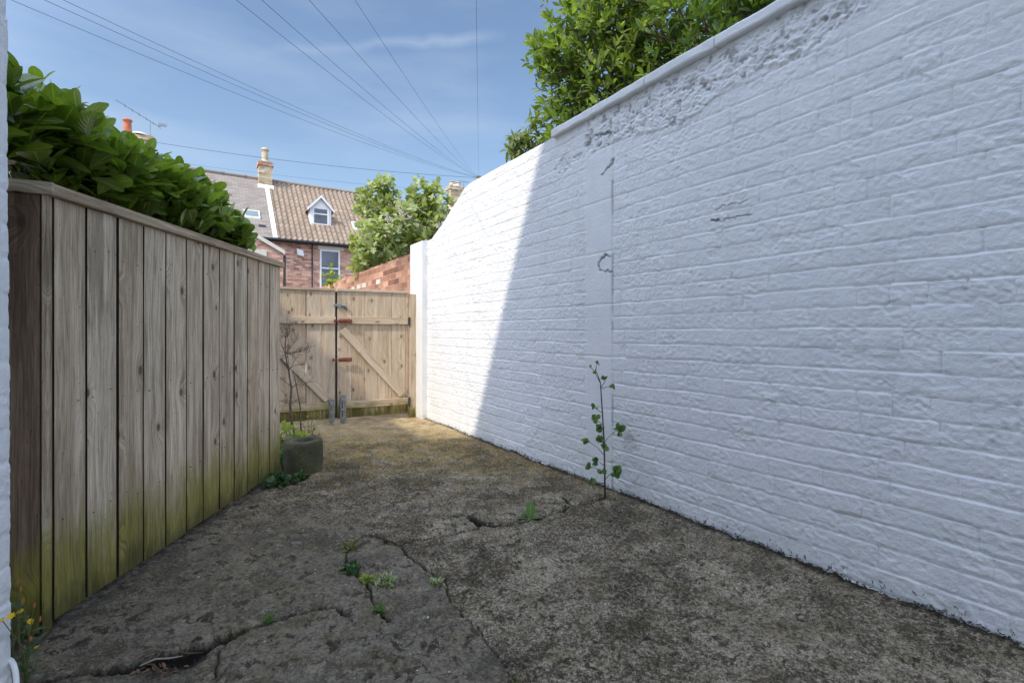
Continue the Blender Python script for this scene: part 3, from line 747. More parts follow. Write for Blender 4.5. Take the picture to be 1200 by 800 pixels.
# ------------------------------------------------------------------ timber fence on the left
fence = empty('timber_fence', (-1.66, 2.75, 0), 'weathered grey vertical board fence with green mossy foot along the left side', 'fence')
FD = Vector((-0.0464, 0.9989, 0)); FN = Vector((0.9989, 0.0464, 0))
def fpt(Y, h, o=0.0):
    p = Vector((-1.625 - 0.0464 * (Y - 1.79), Y, h)); return p + FN * o
edges = [1.782, 1.925, 2.089, 2.248, 2.403, 2.565, 2.719, 2.882, 3.047, 3.208, 3.374, 3.545, 3.722]
b = MB(); edge_faces = []
for a, c in zip(edges[:-1], edges[1:]):
    gap = random.choice([0.006, 0.009, 0.014]); mid_ = (a + c) / 2; rnd = random.random() * 40
    tlt = 0.004 * (random.random() - .5); out = 0.005 * random.random()
    n = 8; prev = None
    # each board a slightly cupped, bowed plank
    hs = np.linspace(0.025 + 0.012 * random.random(), 1.525, n); bow = 0.006 * (random.random() - .5)
    base_i = len(b.v)
    for i, h in enumerate(hs):
        u = i / (n - 1); bo = bow * 4 * u * (1 - u)
        for (sa, oo) in ((-1, 0.0), (-1, 0.022), (0, 0.0225), (1, 0.022), (1, 0.0)):
            Yp = mid_ + sa * ((c - a) / 2 - gap / 2) + tlt * (u - .5)
            b.v.append(tuple(fpt(Yp, h, -0.022 + oo + out + bo))); b.wc.append((sa * (c - a) / 2, h, rnd))
    for i in range(n - 1):
        for k in range(5):
            b.f.append((base_i + i * 5 + k, base_i + i * 5 + (k + 1) % 5, base_i + (i + 1) * 5 + (k + 1) % 5, base_i + (i + 1) * 5 + k))
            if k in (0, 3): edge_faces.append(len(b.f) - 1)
    b.f.append(tuple(base_i + k for k in range(5))); b.f.append(tuple(base_i + (n - 1) * 5 + k for k in range(5)))
nf = len(b.f)
for a, c in zip(edges[:-1], edges[1:]):
    for h in (0.36, 0.80, 1.36):
        for f in (0.25, 0.75):
            if random.random() < 0.8:
                p = fpt(a + (c - a) * f + random.uniform(-.01, .01), h + random.uniform(-.02, .02), 0.006)
                b.tube([p - FN * 0.01, p], 0.0028, 6)
panel = rel(b.build('board_panel', M['fence'], fence, 0.0025), fence); panel.data.materials.append(M['iron']); panel.data.materials.append(M['gap_shade'])
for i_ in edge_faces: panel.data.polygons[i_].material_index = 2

for i_ in range(nf, len(panel.data.polygons)): panel.data.polygons[i_].material_index = 1
b = MB(); b.bar(fpt(1.745, 1.547, 0.028), fpt(3.735, 1.547, 0.028), 0.040, -0.075, FN); 
b.v = [(x, y, z) for x, y, z in b.v]
rel(b.build('cap_rail', M['fence'], fence, 0.004), fence)
b = MB()
for h in (0.32, 0.78, 1.38): b.bar(fpt(1.77, h, -0.026), fpt(3.72, h, -0.026), 0.07, -0.036, FN)
rel(b.build('back_rail', M['fence'], fence, 0.003), fence)
for Yp in (1.80, 2.78, 3.66):
    b = MB(); b.bar(fpt(Yp, -0.05, -0.064), fpt(Yp, 1.51, -0.064), 0.075, -0.075, FN); rel(b.build('post', M['fence'], fence, 0.004), fence)
cor = fpt(1.742, 0, 0.0)
RD = Vector((-0.896, -0.444, 0)); RN = Vector((0.444, -0.896, 0))
b = MB(); b.bar(cor + RD * 0.095 + Vector((0, 0, 0.01)) - RN * 0.002, cor + RD * 0.095 + Vector((0, 0, 1.525)) - RN * 0.002, 0.17, -0.022, RN, 11.3)
rel(b.build('end_board', M['brown'], fence, 0.003), fence)
b = MB(); b.bar(cor + RD * -0.004 + Vector((0, 0, 0.005)), cor + RD * -0.004 + Vector((0, 0, 1.525)), 0.017, -0.045, RN, 17.2)
rel(b.build('corner_batten', M['fence'], fence, 0.003), fence)
b = MB(); b.bar(cor + RD * -0.03 + RN * 0.012 + Vector((0, 0, 1.5475)), cor + RD * 0.32 + RN * 0.012 + Vector((0, 0, 1.5475)), 0.044, -0.06, RN)
rel(b.build('end_cap', M['fence'], fence, 0.004), fence)

# ------------------------------------------------------------------ gates
gn3 = Vector((GN[0], GN[1], 0)); gd3 = Vector((GD[0], GD[1], 0))
def gbar(b, p, q, wid, o0, dep, rnd=None):         # p,q = (t,h) on the gate plane
    b.bar(gate_pt(p[0], p[1], o0), gate_pt(q[0], q[1], o0), wid, dep, gn3, rnd)
def leaf(label, board_x, x0, x1, rails, brace, slit=None):
    t0 = gate_th(x0, 490)[0]; t1 = gate_th(x1, 490)[0]
    root = empty('wooden_gate', gate_pt(t1, 0), label, 'gate')
    b = MB(); ts = [gate_th(x, 490)[0] for x in board_x]
    for i, (a, c) in enumerate(zip(ts[:-1], ts[1:])):
        g0 = 0.0045 + (slit[1] if slit and slit[0] == i else 0)
        m_ = (a + c) / 2 - (g0 - .0035) / 2
        gbar(b, (m_, 0.045 + 0.008 * random.random()), (m_, 1.525), c - a - g0, 0.0, -0.018 - 0.002 * random.random())
    rel(b.build('board_panel', M['gate'], root, 0.002), root)
    b = MB(); gbar(b, (t0, 1.540), (t1, 1.540), 0.030, 0.018, -0.05); rel(b.build('cap_rail', M['gate'], root, 0.003), root)
    for (h, e0, e1) in rails:
        b = MB(); gbar(b, (e0, h), (e1, h), 0.082, 0.0305, -0.030); rel(b.build('rail', M['gate'], root, 0.003), root)
    b = MB(); gbar(b, brace[0], brace[1], 0.085, 0.029, -0.028); rel(b.build('brace', M['gate'], root, 0.003), root)
    if slit:        # cover strips behind the open joint, leaving a short slit of daylight
        b = MB(); t_ = ts[slit[0] + 1] - .004; hA = gate_th(362, 398)[1]; hB = gate_th(362, 440)[1]
        gbar(b, (t_, hA), (t_, 1.52), .05, -.022, -.012); rel(b.build('back_strip', M['gate'], root), root)
        b = MB(); gbar(b, (t_, .05), (t_, hB), .05, -.022, -.012); rel(b.build('back_strip', M['gate'], root), root)
    else:
        b = MB(); gbar(b, (t0 - .005, .05), (t0 - .005, 1.52), .07, -.022, -.02); rel(b.build('meeting_strip', M['iron'], root), root)
    return root, t0, t1
tl0 = gate_th(285, 490)[0]; tlm = gate_th(393, 490)[0]; trm = gate_th(395.2, 490)[0]; tr1 = gate_th(478.5, 490)[0]
rail_top = gate_th(420, 375.5)[1]; rail_bot = gate_th(420, 473)[1]
brR = (gate_th(401, 386), gate_th(471, 462))
brL = (gate_th(318, 402), gate_th(384, 468))
gl, a_, b_ = leaf('left wooden gate half, mostly in shade behind the bare shrub', [285, 304, 324, 341, 359, 376, 393], 285, 393, [(rail_top, tl0, tlm), (rail_bot, tl0, gate_th(385, 480)[0])], brL, (3, 0.006))
gr, a_, b_ = leaf('right wooden gate half, hung beside the white pier with rusty bolts across its edge', [395.2, 412, 427.5, 443, 459, 475, 478.5], 395.2, 478.5, [(rail_top, trm, tr1), (rail_bot, gate_th(404, 475)[0], tr1)], brR)
def hbolt(y, x0, x1):
    b = MB(); t0, h = gate_th(x0, y); t1, _ = gate_th(x1, y)
    tm = gate_th(396, y)[0]
    b.box(gate_pt(tm + 0.005, h - 0.022, 0.031), gd3 * (t1 - tm - 0.005), gn3 * 0.004, (0, 0, 0.044))
    b.tube([gate_pt(t0, h, 0.046), gate_pt(t1 - 0.01, h, 0.046)], 0.0085, 10)
    for f in (0.35, 0.6, 0.92):
        t = tm + (t1 - tm) * f; b.box(gate_pt(t - .01, h - .016, .035), gd3 * 0.02, gn3 * 0.022, (0, 0, 0.032))
    t = tm + (t1 - tm) * .75; b.tube([gate_pt(t, h, 0.05), gate_pt(t, h - 0.012, 0.075), gate_pt(t, h - .04, 0.078)], 0.005, 6)
    b.box(gate_pt(t0 + .0, h - .018, .030), gd3 * 0.02, gn3 * 0.026, (0, 0, 0.036))
    return b
rel(hbolt(376, 391, 412).build('sliding_bolt', M['rust'], gr, 0.002), gr)
rel(hbolt(421.5, 389, 412).build('sliding_bolt', M['rust'], gr, 0.002), gr)
b = MB(); t0, h = gate_th(391, 357.5); t1, _ = gate_th(401, 357.5)
b.box(gate_pt(t0, h - .02, .004), gd3 * (t1 - t0), gn3 * 0.006, (0, 0, 0.036))
b.tube([gate_pt(t1 - .01, h, .012), gate_pt(t1 + .04, h - .012, .02), gate_pt(t1 + .055, h - .055, .02)], [.014, .014, .010], 8)
b.tube([gate_pt(t0 + .03, h, .012), gate_pt(t0 + .03, h, .03)], .012, 8)
rel(b.build('latch', M['galv'], gr, 0.002), gr)
def dropbolt(par, x0, x1, y0, y1):
    b = MB(); t0, h1 = gate_th(x0, y0); t1, _ = gate_th(x1, y0); _, h0 = gate_th(x0, y1); h0 = max(h0, 0.0)
    w = t1 - t0
    b.box(gate_pt(t0, h0 + .01, .034), gd3 * w, gn3 * 0.006, (0, 0, h1 - h0))
    b.tube([gate_pt((t0 + t1) / 2, h0, .052), gate_pt((t0 + t1) / 2, h1 - .05, .052)], .010, 10)
    for f in (.12, .45, .8): b.box(gate_pt(t0 + .006, h0 + (h1 - h0) * f, .04), gd3 * (w - .012), gn3 * 0.024, (0, 0, 0.03))
    for f in (.3, .62): b.tube([gate_pt(t0 + .012, h0 + (h1 - h0) * f, .04), gate_pt(t0 + .012, h0 + (h1 - h0) * f, .046)], .006, 6)
    o = b.build('drop_bolt', M['galv'], par, 0.002); rel(o, par)
dropbolt(gl, 385, 391.5, 468.5, 500); dropbolt(gr, 398, 405, 463.5, 497)
for h in (rail_top, rail_bot):
    b = MB(); b.box(gate_pt(tr1 - .012, h - .05, .032), gd3 * .03, gn3 * .008, (0, 0, .09)); b.tube([gate_pt(tr1 + .006, h - .06, .03), gate_pt(tr1 + .006, h + .05, .03)], .009, 8)
    rel(b.build('hinge', M['iron'], gr, .001), gr)
post = MB(); t0 = gate_th(479.7, 490)[0]; t1 = gate_th(487.5, 490)[0]
post.bar(gate_pt((t0 + t1) / 2, -0.03, .03), gate_pt((t0 + t1) / 2, 1.52, .03), t1 - t0, -.085, gn3)
o = post.build('gate_post', M['gate'], None, .006); tag(o, 'square timber gate post standing against the white pier', 'post')

# ------------------------------------------------------------------ red brick wall beyond the gate
bw = MB()
def brick_quad_wc(b, o, ax, ay, az):   # box with brick coordinates: horizontal run on x, height on y
    ax, ay, az, o = Vector(ax), Vector(ay), Vector(az), Vector(o)
    c = [o, o + ax, o + ax + ay, o + ay, o + az, o + ax + az, o + ax + ay + az, o + ay + az]
    # four side faces as separate quads so courses run round the corner
    runs = [0, ax.length, ax.length + ay.length, 2 * ax.length + ay.length, 2 * (ax.length + ay.length)]
    for k in range(4):
        i0, i1 = k, (k + 1) % 4; n = len(b.v)
        b.v += [tuple(c[i0]), tuple(c[i1]), tuple(c[i1 + 4]), tuple(c[i0 + 4])]
        b.wc += [(runs[k], c[i0].z, 0), (runs[k + 1], c[i1].z, 0), (runs[k + 1], c[i1 + 4].z, 0), (runs[k], c[i0 + 4].z, 0)]
        b.f.append((n, n + 1, n + 2, n + 3))
    for idx, z in (((3, 2, 1, 0), 0), ((4, 5, 6, 7), 1)):
        n = len(b.v); b.v += [tuple(c[i]) for i in idx]; L = ax.length
        b.wc += [(0, .01, 0), (L, .01, 0), (L, .07, 0), (0, .07, 0)]; b.f.append((n, n + 1, n + 2, n + 3))
W3 = Vector((W[0], W[1], 0)); N3 = Vector((NW[0], NW[1], 0))
rw = empty('brick_wall', wall_pt(8, 0), 'old red brick wall beyond the gate under the fig tree', 'wall')
brick_quad_wc(bw, wall_pt(5.63, -0.1, -0.20), W3 * 6.2, N3 * 0.20, (0, 0, 2.18))
rel(bw.build('brickwork', M['lanebrick'], rw), rw)
b = MB()
for x in (412, 418.5, 425, 441):
    s_ = wall_s(x); wdt = 0.21 
    dd_ = WO[1] + W[1] * s_; hh = 2.08 - .30
    b.box(wall_pt(s_, hh + .02 + random.uniform(-.01, .01), 0.0), W3 * -wdt, N3 * 0.004, (0, 0, 0.074))
rel(b.build('limewashed_bricks', M['cream'], rw), rw)

# ------------------------------------------------------------------ terrace of houses across the lane
U3 = Vector((0.8504, 0.5261, 0)); V3 = Vector((-0.5261, 0.8504, 0)); HO = Vector((-9.61, 21.0, 0))
def hp(t, v, h): return HO + U3 * t + V3 * v + Vector((0, 0, h))
Zup = Vector((0, 0, 1))
def hbox(b, t, v, h, dt, dv, dh): b.box(hp(t, v, h), U3 * dt, V3 * dv, Zup * dh)
EAVE, SL, DEP = 5.03, 0.903, 3.5
def roofpt(t, v, lift=0.0): return hp(t, v, EAVE + SL * v + lift)
def tiled(t0, t1, nt, nv, amp, step, name, mat, par, lift=0.0, v0=-0.22):
    ts = np.linspace(t0, t1, nt); vv = np.linspace(v0, DEP, nv); P = []; WCs = []
    SLs = math.hypot(1, SL)
    for v in vv:
        for t in ts:
            u = (t / 0.215) % 1.0
            roll = amp * (0.5 - 0.5 * math.cos(2 * math.pi * u))
            k = ((v - v0) / 0.232) % 1.0
            P.append(tuple(roofpt(t, v, lift + roll + step * (1 - k)))); WCs.append((t, v * SLs, 0))
    return np_mesh(name, P, grid_faces(nv, nt), False, {'wc': ('FLOAT_VECTOR', WCs)})
def chimney(par, t, v, top, wu=0.62, wv=0.5, pots=((0.0, 'buffpot', 0.62),), band=True, mat='buff'):
    b = MB(); base_h = EAVE + SL * min(v, DEP) - 1.2
    brick_quad_wc(b, hp(t - wu / 2, v - wv / 2, base_h), U3 * wu, V3 * wv, Zup * (top - base_h)); 
    ch = rel(b.build('chimney', M[mat], par), par)
    b = MB()
    e = .05; brick_quad_wc(b, hp(t - wu / 2 - e, v - wv / 2 - e, top - .22), U3 * (wu + 2 * e), V3 * (wv + 2 * e), Zup * 0.16)
    cb = b.build('corbel', M['redbrick'] if band else M[mat], ch)
    b = MB(); b.lathe(hp(t, v, top), [(wu * .36, 0), (wu * .25, .10)], 20); b.f.append(tuple(range(20, 40)))
    fl = b.build('flaunching', M['cream'], ch)
    for (du, pm, ph) in pots:
        b = MB(); c = hp(t + du, v, top + .05)
        b.lathe(c, [(.15, 0), (.14, ph * .6), (.13, ph * .8), (.17, ph * .84), (.17, ph * .93), (.13, ph), (.09, ph), (.09, ph * .7)], 20)
        p = b.build('chimney_pot', M[pm], ch, smooth=True)
    # lead / mortar flashing at the foot
    b = MB(); fv = v - wv / 2 - .03; b.face_box([roofpt(t - wu / 2 - .06, fv - .14, .06), roofpt(t + wu / 2 + .06, fv - .14, .06), roofpt(t + wu / 2 + .06, fv + .02, .06), roofpt(t - wu / 2 - .06, fv + .02, .06),
        roofpt(t - wu / 2 - .06, fv - .14, .12), roofpt(t + wu / 2 + .06, fv - .14, .12), roofpt(t + wu / 2 + .06, fv + .02, .16), roofpt(t - wu / 2 - .06, fv + .02, .16)])
    fl = b.build('flashing', M['cream'], ch)
    return ch
def walls(par, t0, t1, mat='redbrick'):
    b = MB(); brick_quad_wc(b, hp(t0 + .003, 0, -0.1), U3 * (t1 - t0 - .006), V3 * 7.0, Zup * (EAVE + 0.02))
    # gable triangles
    for t in (t0 + .004, t1 - .004):
        n = len(b.v); b.v += [tuple(hp(t, 0, EAVE - .1)), tuple(hp(t, 7, EAVE - .1)), tuple(hp(t, 3.5, EAVE + SL * 3.5 - .03))]
        b.wc += [(0, 5, 0), (7, 5, 0), (3.5, 8, 0)]; b.f.append((n, n + 1, n + 2))
    return rel(b.build('wall', M[mat], par), par)
def backroof(par, t0, t1, mat, lift=0.0):
    b = MB(); n = 0
    b.v = [tuple(hp(t0, DEP, EAVE + SL * DEP + lift)), tuple(hp(t1, DEP, EAVE + SL * DEP + lift)), tuple(hp(t1, 7.2, EAVE - .18)), tuple(hp(t0, 7.2, EAVE - .18))]
    b.wc = [(0, 0, 0), (t1 - t0, 0, 0), (t1 - t0, 5, 0), (0, 5, 0)]; b.f = [(0, 1, 2, 3)]
    return rel(b.build('back_roof', mat, par), par)
def gutter(par, t0, t1):
    b = MB(); b.tube([hp(t0, -.27, EAVE - .17), hp(t1, -.27, EAVE - .17)], .055, 8); 
    b.box(hp(t0 + .01, -.19, EAVE - .24), U3 * (t1 - t0 - .02), V3 * .185, Zup * .05)
    rel(b.build('gutter', M['iron'], par), par)
def ridge(par, t0, t1, mat, lift):
    b = MB(); b.tube([hp(t, DEP, EAVE + SL * DEP + lift + .004 * math.sin(t * 9)) for t in np.linspace(t0, t1, 20)], .10, 8); rel(b.build('ridge_tiles', mat, par), par)
def window(par, t0, t1, h0, h1, v=0.0, rails=(), name='window'):
    b = MB(); e = .065
    hbox(b, t0, v - .02, h0, t1 - t0, .06, e); hbox(b, t0, v - .02, h1 - e, t1 - t0, .06, e)
    hbox(b, t0, v - .018, h0 + e, e, .055, h1 - h0 - 2 * e); hbox(b, t1 - e, v - .018, h0 + e, e, .055, h1 - h0 - 2 * e)
    for r_ in rails: hbox(b, t0 + e, v - .015, r_, t1 - t0 - 2 * e, .05, .06)
    w = rel(b.build(name, M['upvc'], par, .004), par)
    b = MB(); hbox(b, t0 + e * .5, v - .006, h0 + e * .5, t1 - t0 - e, .005, h1 - h0 - e); b.build('pane', M['glass'], w)
    return w
TP, TQ = -0.26, 4.9
# middle house
hm = empty('terraced_house', hp(2.3, 0, 0), 'red brick house with brown pantile roof and a small white dormer beyond the gate', 'house')
walls(hm, TP, TQ); rel(link('roof', tiled(TP + .10, TQ - .1, 330, 150, .075, .045, 'roof', M['pantile'], hm), M['pantile'], hm), hm); backroof(hm, TP, TQ, M['pantile']); gutter(hm, TP, TQ); ridge(hm, TP + .3, TQ, M['pantile'], .03)
window(hm, 1.52, 2.36, 2.9, 4.63, v=-.001, rails=(3.80,))
b = MB(); hbox(b, 1.42, -.035, 4.635, 1.10, .034, .28); rel(b.build('lintel', M['cream'], hm, .006), hm)
b = MB(); hbox(b, 1.44, -.06, 2.82, 1.0, .059, .08); rel(b.build('sill', M['cream'], hm, .006), hm)
b = MB(); b.tube([hp(1.20, -.05, 0), hp(1.20, -.05, 4.8)], .028, 8); rel(b.build('downpipe', M['iron'], hm), hm)
b = MB(); q = [hp(.60, -.16, 4.30), hp(.86, -.16, 4.24), hp(.86, -.003, 4.24), hp(.60, -.003, 4.30), hp(.56, -.16, 4.56), hp(.82, -.16, 4.50), hp(.82, -.003, 4.50), hp(.56, -.003, 4.56)]
b.face_box(q); rel(b.build('flue_box', M['whitepl'], hm, .01), hm)
# verge strips
for t in (TP, TQ):
    b = MB(); b.face_box([roofpt(t - .09, -.24, .02), roofpt(t + .09, -.24, .02), roofpt(t + .09, DEP, .02), roofpt(t - .09, DEP, .02), roofpt(t - .09, -.24, .13), roofpt(t + .09, -.24, .13), roofpt(t + .09, DEP, .13), roofpt(t - .09, DEP, .13)])
    rel(b.build('verge', M['cream'], hm), hm)
# dormer
t0, t1, vf, hb, ht, ha = 1.27, 2.18, 0.90, 5.82, 6.60, 7.10
tm = (t0 + t1) / 2
b = MB(); b.poly_prism([hp(t0, vf, hb), hp(t1, vf, hb), hp(t1, vf, ht), hp(tm, vf, ha - .05), hp(t0, vf, ht)], V3 * 1.3); dm = rel(b.build('dormer', M['upvc'], hm), hm)
def sub(o, par): return o
b = MB()
for sgn, te in ((-1, t0), (1, t1)):
    b.face_box([hp(te + sgn * .12, vf - .09, ht - .13), hp(tm, vf - .09, ha), hp(tm, vf + 1.45, ha), hp(te + sgn * .12, vf + 1.45, ht - .13),
                hp(te + sgn * .12, vf - .09, ht - .07), hp(tm, vf - .09, ha + .07), hp(tm, vf + 1.45, ha + .07), hp(te + sgn * .12, vf + 1.45, ht - .07)])
sub(b.build('dormer_roof', M['pantile'], dm), dm)
b = MB()
for sgn, te in ((-1, t0), (1, t1)):
    b.face_box([hp(te + sgn * .13, vf - .13, ht - .17), hp(tm, vf - .13, ha - .04), hp(tm, vf - .095, ha - .04), hp(te + sgn * .13, vf - .095, ht - .17),
                hp(te + sgn * .13, vf - .13, ht - .05), hp(tm, vf - .13, ha + .09), hp(tm, vf - .095, ha + .09), hp(te + sgn * .13, vf - .095, ht - .05)])
sub(b.build('bargeboard', M['upvc'], dm), dm)
for (h0, h1) in ((hb + .10, hb + .52), (hb + .55, hb + .76)):
    b = MB(); hbox(b, t0 + .17, vf - .012, h0, t1 - t0 - .34, .010, h1 - h0); sub(b.build('pane', M['glass'], dm), dm)
b = MB(); hbox(b, t0 + .11, vf - .035, hb + .05, t1 - t0 - .22, .03, .05); hbox(b, t0 + .11, vf - .035, hb + .10, .06, .03, .66); hbox(b, t1 - .17, vf - .035, hb + .10, .06, .03, .66); hbox(b, t0 + .17, vf - .035, hb + .505, t1 - t0 - .34, .03, .05)
sub(b.build('window_frame', M['upvc'], dm), dm)
b = MB(); b.face_box([roofpt(3.15, .75, .05), roofpt(3.75, .75, .05), roofpt(3.75, 1.2, .05), roofpt(3.15, 1.2, .05), roofpt(3.15, .75, .14), roofpt(3.75, .75, .14), roofpt(3.75, 1.2, .14), roofpt(3.15, 1.2, .14)])
rl = rel(b.build('rooflight', M['upvc'], hm), hm)
b = MB(); b.face_box([roofpt(3.22, .81, .12), roofpt(3.68, .81, .12), roofpt(3.68, 1.14, .12), roofpt(3.22, 1.14, .12), roofpt(3.22, .81, .15), roofpt(3.68, .81, .15), roofpt(3.68, 1.14, .15), roofpt(3.22, 1.14, .15)]); sub(b.build('pane', M['rglass'], rl), rl)
# left house
hl = empty('terraced_house', hp(-6, 0, 0), 'house with grey brown roof and one rooflight, its top rising behind the glossy hedge', 'house')
walls(hl, -13, TP)
vvs = np.linspace(-.22, DEP, 60); 
rel(link('roof', tiled(-13, TP - .10, 60, 110, 0.0, .012, 'roof', M['slate'], hl, lift=.05), M['slate'], hl), hl); backroof(hl, -13, TP, M['slate'], .05); gutter(hl, -13, TP); ridge(hl, -13, TP - .3, M['slate'], .06)
b = MB(); rr = (-1.33, -.72, .78, 1.22)
b.face_box([roofpt(rr[0], rr[2], .05), roofpt(rr[1], rr[2], .05), roofpt(rr[1], rr[3], .05), roofpt(rr[0], rr[3], .05), roofpt(rr[0], rr[2], .13), roofpt(rr[1], rr[2], .13), roofpt(rr[1], rr[3], .13), roofpt(rr[0], rr[3], .13)])
rl = rel(b.build('rooflight', M['cream'], hl), hl)
b = MB(); e = .06; b.face_box([roofpt(rr[0] + e, rr[2] + e, .12), roofpt(rr[1] - e, rr[2] + e, .12), roofpt(rr[1] - e, rr[3] - e, .12), roofpt(rr[0] + e, rr[3] - e, .12), roofpt(rr[0] + e, rr[2] + e, .14), roofpt(rr[1] - e, rr[2] + e, .14), roofpt(rr[1] - e, rr[3] - e, .14), roofpt(rr[0] + e, rr[3] - e, .14)]); sub(b.build('pane', M['rglass'], rl), rl)
b = MB(); b.face_box([roofpt(-.82, .36, .05), roofpt(-.56, .36, .05), roofpt(-.56, .46, .05), roofpt(-.82, .46, .05), roofpt(-.82, .36, .12), roofpt(-.56, .36, .12), roofpt(-.56, .46, .09), roofpt(-.82, .46, .09)]); rel(b.build('roof_vent', M['iron'], hl), hl)
chimney(hl, -0.30, 3.32, 9.0, .56, .62)
chL = chimney(hl, -5.05, 3.4, 9.32, .95, .5, ((-.42, 'terracotta', .56),), False)
b = MB(); p = hp(-4.7, 3.4, 9.3); b.tube([p, p + Zup * .75], .014, 6); q = p + Zup * .72
b.tube([q - U3 * 1.15 + Zup * .62, q + U3 * .35 - Zup * .2], .014, 6)
for k in range(6): c = q + U3 * (.35 - .24 * k) + Zup * (-.2 + .13 * k); b.tube([c - V3 * .18, c + V3 * .18], .008, 5)
b.box(q + U3 * .28 + Zup * -.12, U3 * .3, V3 * .05, Zup * .12)
sub(b.build('tv_aerial', M['galv'], chL), chL)
# its outshot, with a single-pitch roof
b = MB(); tE = -.473; tS = -4.2; hE = 3.80; slo = .56; v0 = -4.0
brick_quad_wc(b, hp(tS, v0, -.1), U3 * (tE - tS), V3 * 3.995, Zup * (hE + .1))
n = len(b.v); b.v += [tuple(hp(tS, v0, hE)), tuple(hp(tE, v0, hE)), tuple(hp(tS, v0, hE + slo * (tE - tS)))]; b.wc += [(0, hE, 0), (tE - tS, hE, 0), (0, hE + slo * (tE - tS), 0)]; b.f.append((n, n + 1, n + 2))
rel(b.build('outshot_wall', M['redbrick'], hl), hl)
b = MB(); b.face_box([hp(tS, v0 - .05, hE + slo * (tE - tS) + .01), hp(tE + .06, v0 - .05, hE - .03), hp(tE + .06, -.01, hE - .03), hp(tS, -.01, hE + slo * (tE - tS) + .01),
                      hp(tS, v0 - .05, hE + slo * (tE - tS) + .08), hp(tE + .06, v0 - .05, hE + .045), hp(tE + .06, -.01, hE + .045), hp(tS, -.01, hE + slo * (tE - tS) + .08)]); rel(b.build('outshot_roof', M['slate'], hl), hl)
b = MB(); b.face_box([hp(tS, v0 - .08, hE + slo * (tE - tS) - .04), hp(tE + .07, v0 - .08, hE - .08), hp(tE + .07, v0 - .052, hE - .08), hp(tS, v0 - .052, hE + slo * (tE - tS) - .04),
                      hp(tS, v0 - .08, hE + slo * (tE - tS) + .09), hp(tE + .07, v0 - .08, hE + .055), hp(tE + .07, v0 - .052, hE + .055), hp(tS, v0 - .052, hE + slo * (tE - tS) + .09)]); rel(b.build('verge', M['cream'], hl), hl)
b = MB(); hbox(b, -1.75, v0 - .03, 3.62, .78, .029, .20); rel(b.build('lintel', M['cream'], hl, .005), hl)
b = MB(); b.tube([hp(tE + .07, v0 + .04, 0), hp(tE + .07, v0 + .04, 3.7)], .04, 8); rel(b.build('downpipe', M['iron'], hl), hl)
window(hl, -1.72, -1.0, 2.3, 3.61, v=v0 - .002)
# right house
hr = empty('terraced_house', hp(9, 0, 0), 'far house with only its buff chimney showing between fig leaves and white wall', 'house')
walls(hr, TQ, 16); rel(link('roof', tiled(TQ + .1, 16, 60, 110, 0.0, .012, 'roof', M['slate'], hr, lift=.02), M['slate'], hr), hr); backroof(hr, TQ, 16, M['slate'], .02); gutter(hr, TQ, 16)
chR = chimney(hr, 9.6, 3.5, 9.40, .80, .5, ((-.2, 'buffpot', .25), (.2, 'buffpot', .25)), False)
b = MB(); p = hp(10.15, 3.5, 8.3); b.tube([p, p + Zup * 1.55], .022, 6); q = p + Zup * 1.5
b.tube([q - U3 * .3, q + U3 * .5], .016, 5); sub(b.build('tv_aerial', M['galv'], chR), chR)

# ------------------------------------------------------------------ leaves
def leaf_template(wf, n=5, fold=0.25, droop=0.25, cup=0.0):
    us = np.linspace(0, 1, n); V = []; L = []
    for u in us:
        w = wf(u)
        for sx in (-1, 0, 1):
            V.append((sx * w, u, (abs(sx) * w * fold) - droop * u * u)); L.append((sx * 1.0, u, 0))
    return np.array(V), grid_faces(n, 3), np.array(L)
oval = leaf_template(lambda u: 0.265 * math.sin(math.pi * (u * 0.965 + .02) ** 1.35) ** 0.60 + 0.004, 8, 0.20, 0.17)
lance = leaf_template(lambda u: 0.195 * math.sin(math.pi * (u * .98 + .01)) ** 0.9 + 0.004, 5, 0.35, 0.14)
droopy = leaf_template(lambda u: 0.135 * math.sin(math.pi * (u * .98 + .01)) ** 0.8 + .004, 5, 0.3, 0.40)
roundl = leaf_template(lambda u: 0.42 * math.sin(math.pi * (u * .96 + .02)) ** 0.55 + .005, 5, 0.15, 0.12)
def fig_template():
    prof = [(0.0, 0.02), (.10, .22), (.22, .46), (.36, .30), (.50, .20), (.62, .36), (.72, .42), (.80, .17), (.88, .15), (1.0, .01)]
    V = []; L = []
    for u, w in prof:
        for sx in (-1, 0, 1): V.append((sx * w, u - (0.05 if sx and w > .3 else 0) + .12 * abs(sx) * w, abs(sx) * w * .12 - .22 * u * u)); L.append((sx, u, 0))
    return np.array(V), grid_faces(len(prof), 3), np.array(L)
figl = fig_template()
def leaves(name, tmpl, P, D, Nn, S, mat, parent=None, rnd=None):
    T, Fc, L = tmpl; P = np.asarray(P, float); D = np.asarray(D, float); Nn = np.asarray(Nn, float); S = np.asarray(S, float)
    D /= np.linalg.norm(D, axis=1, keepdims=True) + 1e-9
    X = np.cross(D, Nn); X /= np.linalg.norm(X, axis=1, keepdims=True) + 1e-9; Zz = np.cross(X, D)
    n = len(P); jit = 0.7 + .6 * rng.random((n, 1, 1)); wj = 0.85 + .3 * rng.random((n, 1, 1))
    V = P[:, None] + S[:, None, None] * (T[None, :, :1] * wj * X[:, None] + T[None, :, 1:2] * D[:, None] + T[None, :, 2:3] * jit * Zz[:, None])
    k = len(T); FF = (Fc[None] + (np.arange(n) * k)[:, None, None]).reshape(-1, 4)
    rnd = rng.random(n) if rnd is None else np.asarray(rnd)
    me = np_mesh(name, V.reshape(-1, 3), FF, True, {'rnd': ('FLOAT', np.repeat(rnd, k)), 'lu': ('FLOAT_VECTOR', np.tile(L, (n, 1)))})
    return link(name, me, mat, parent)
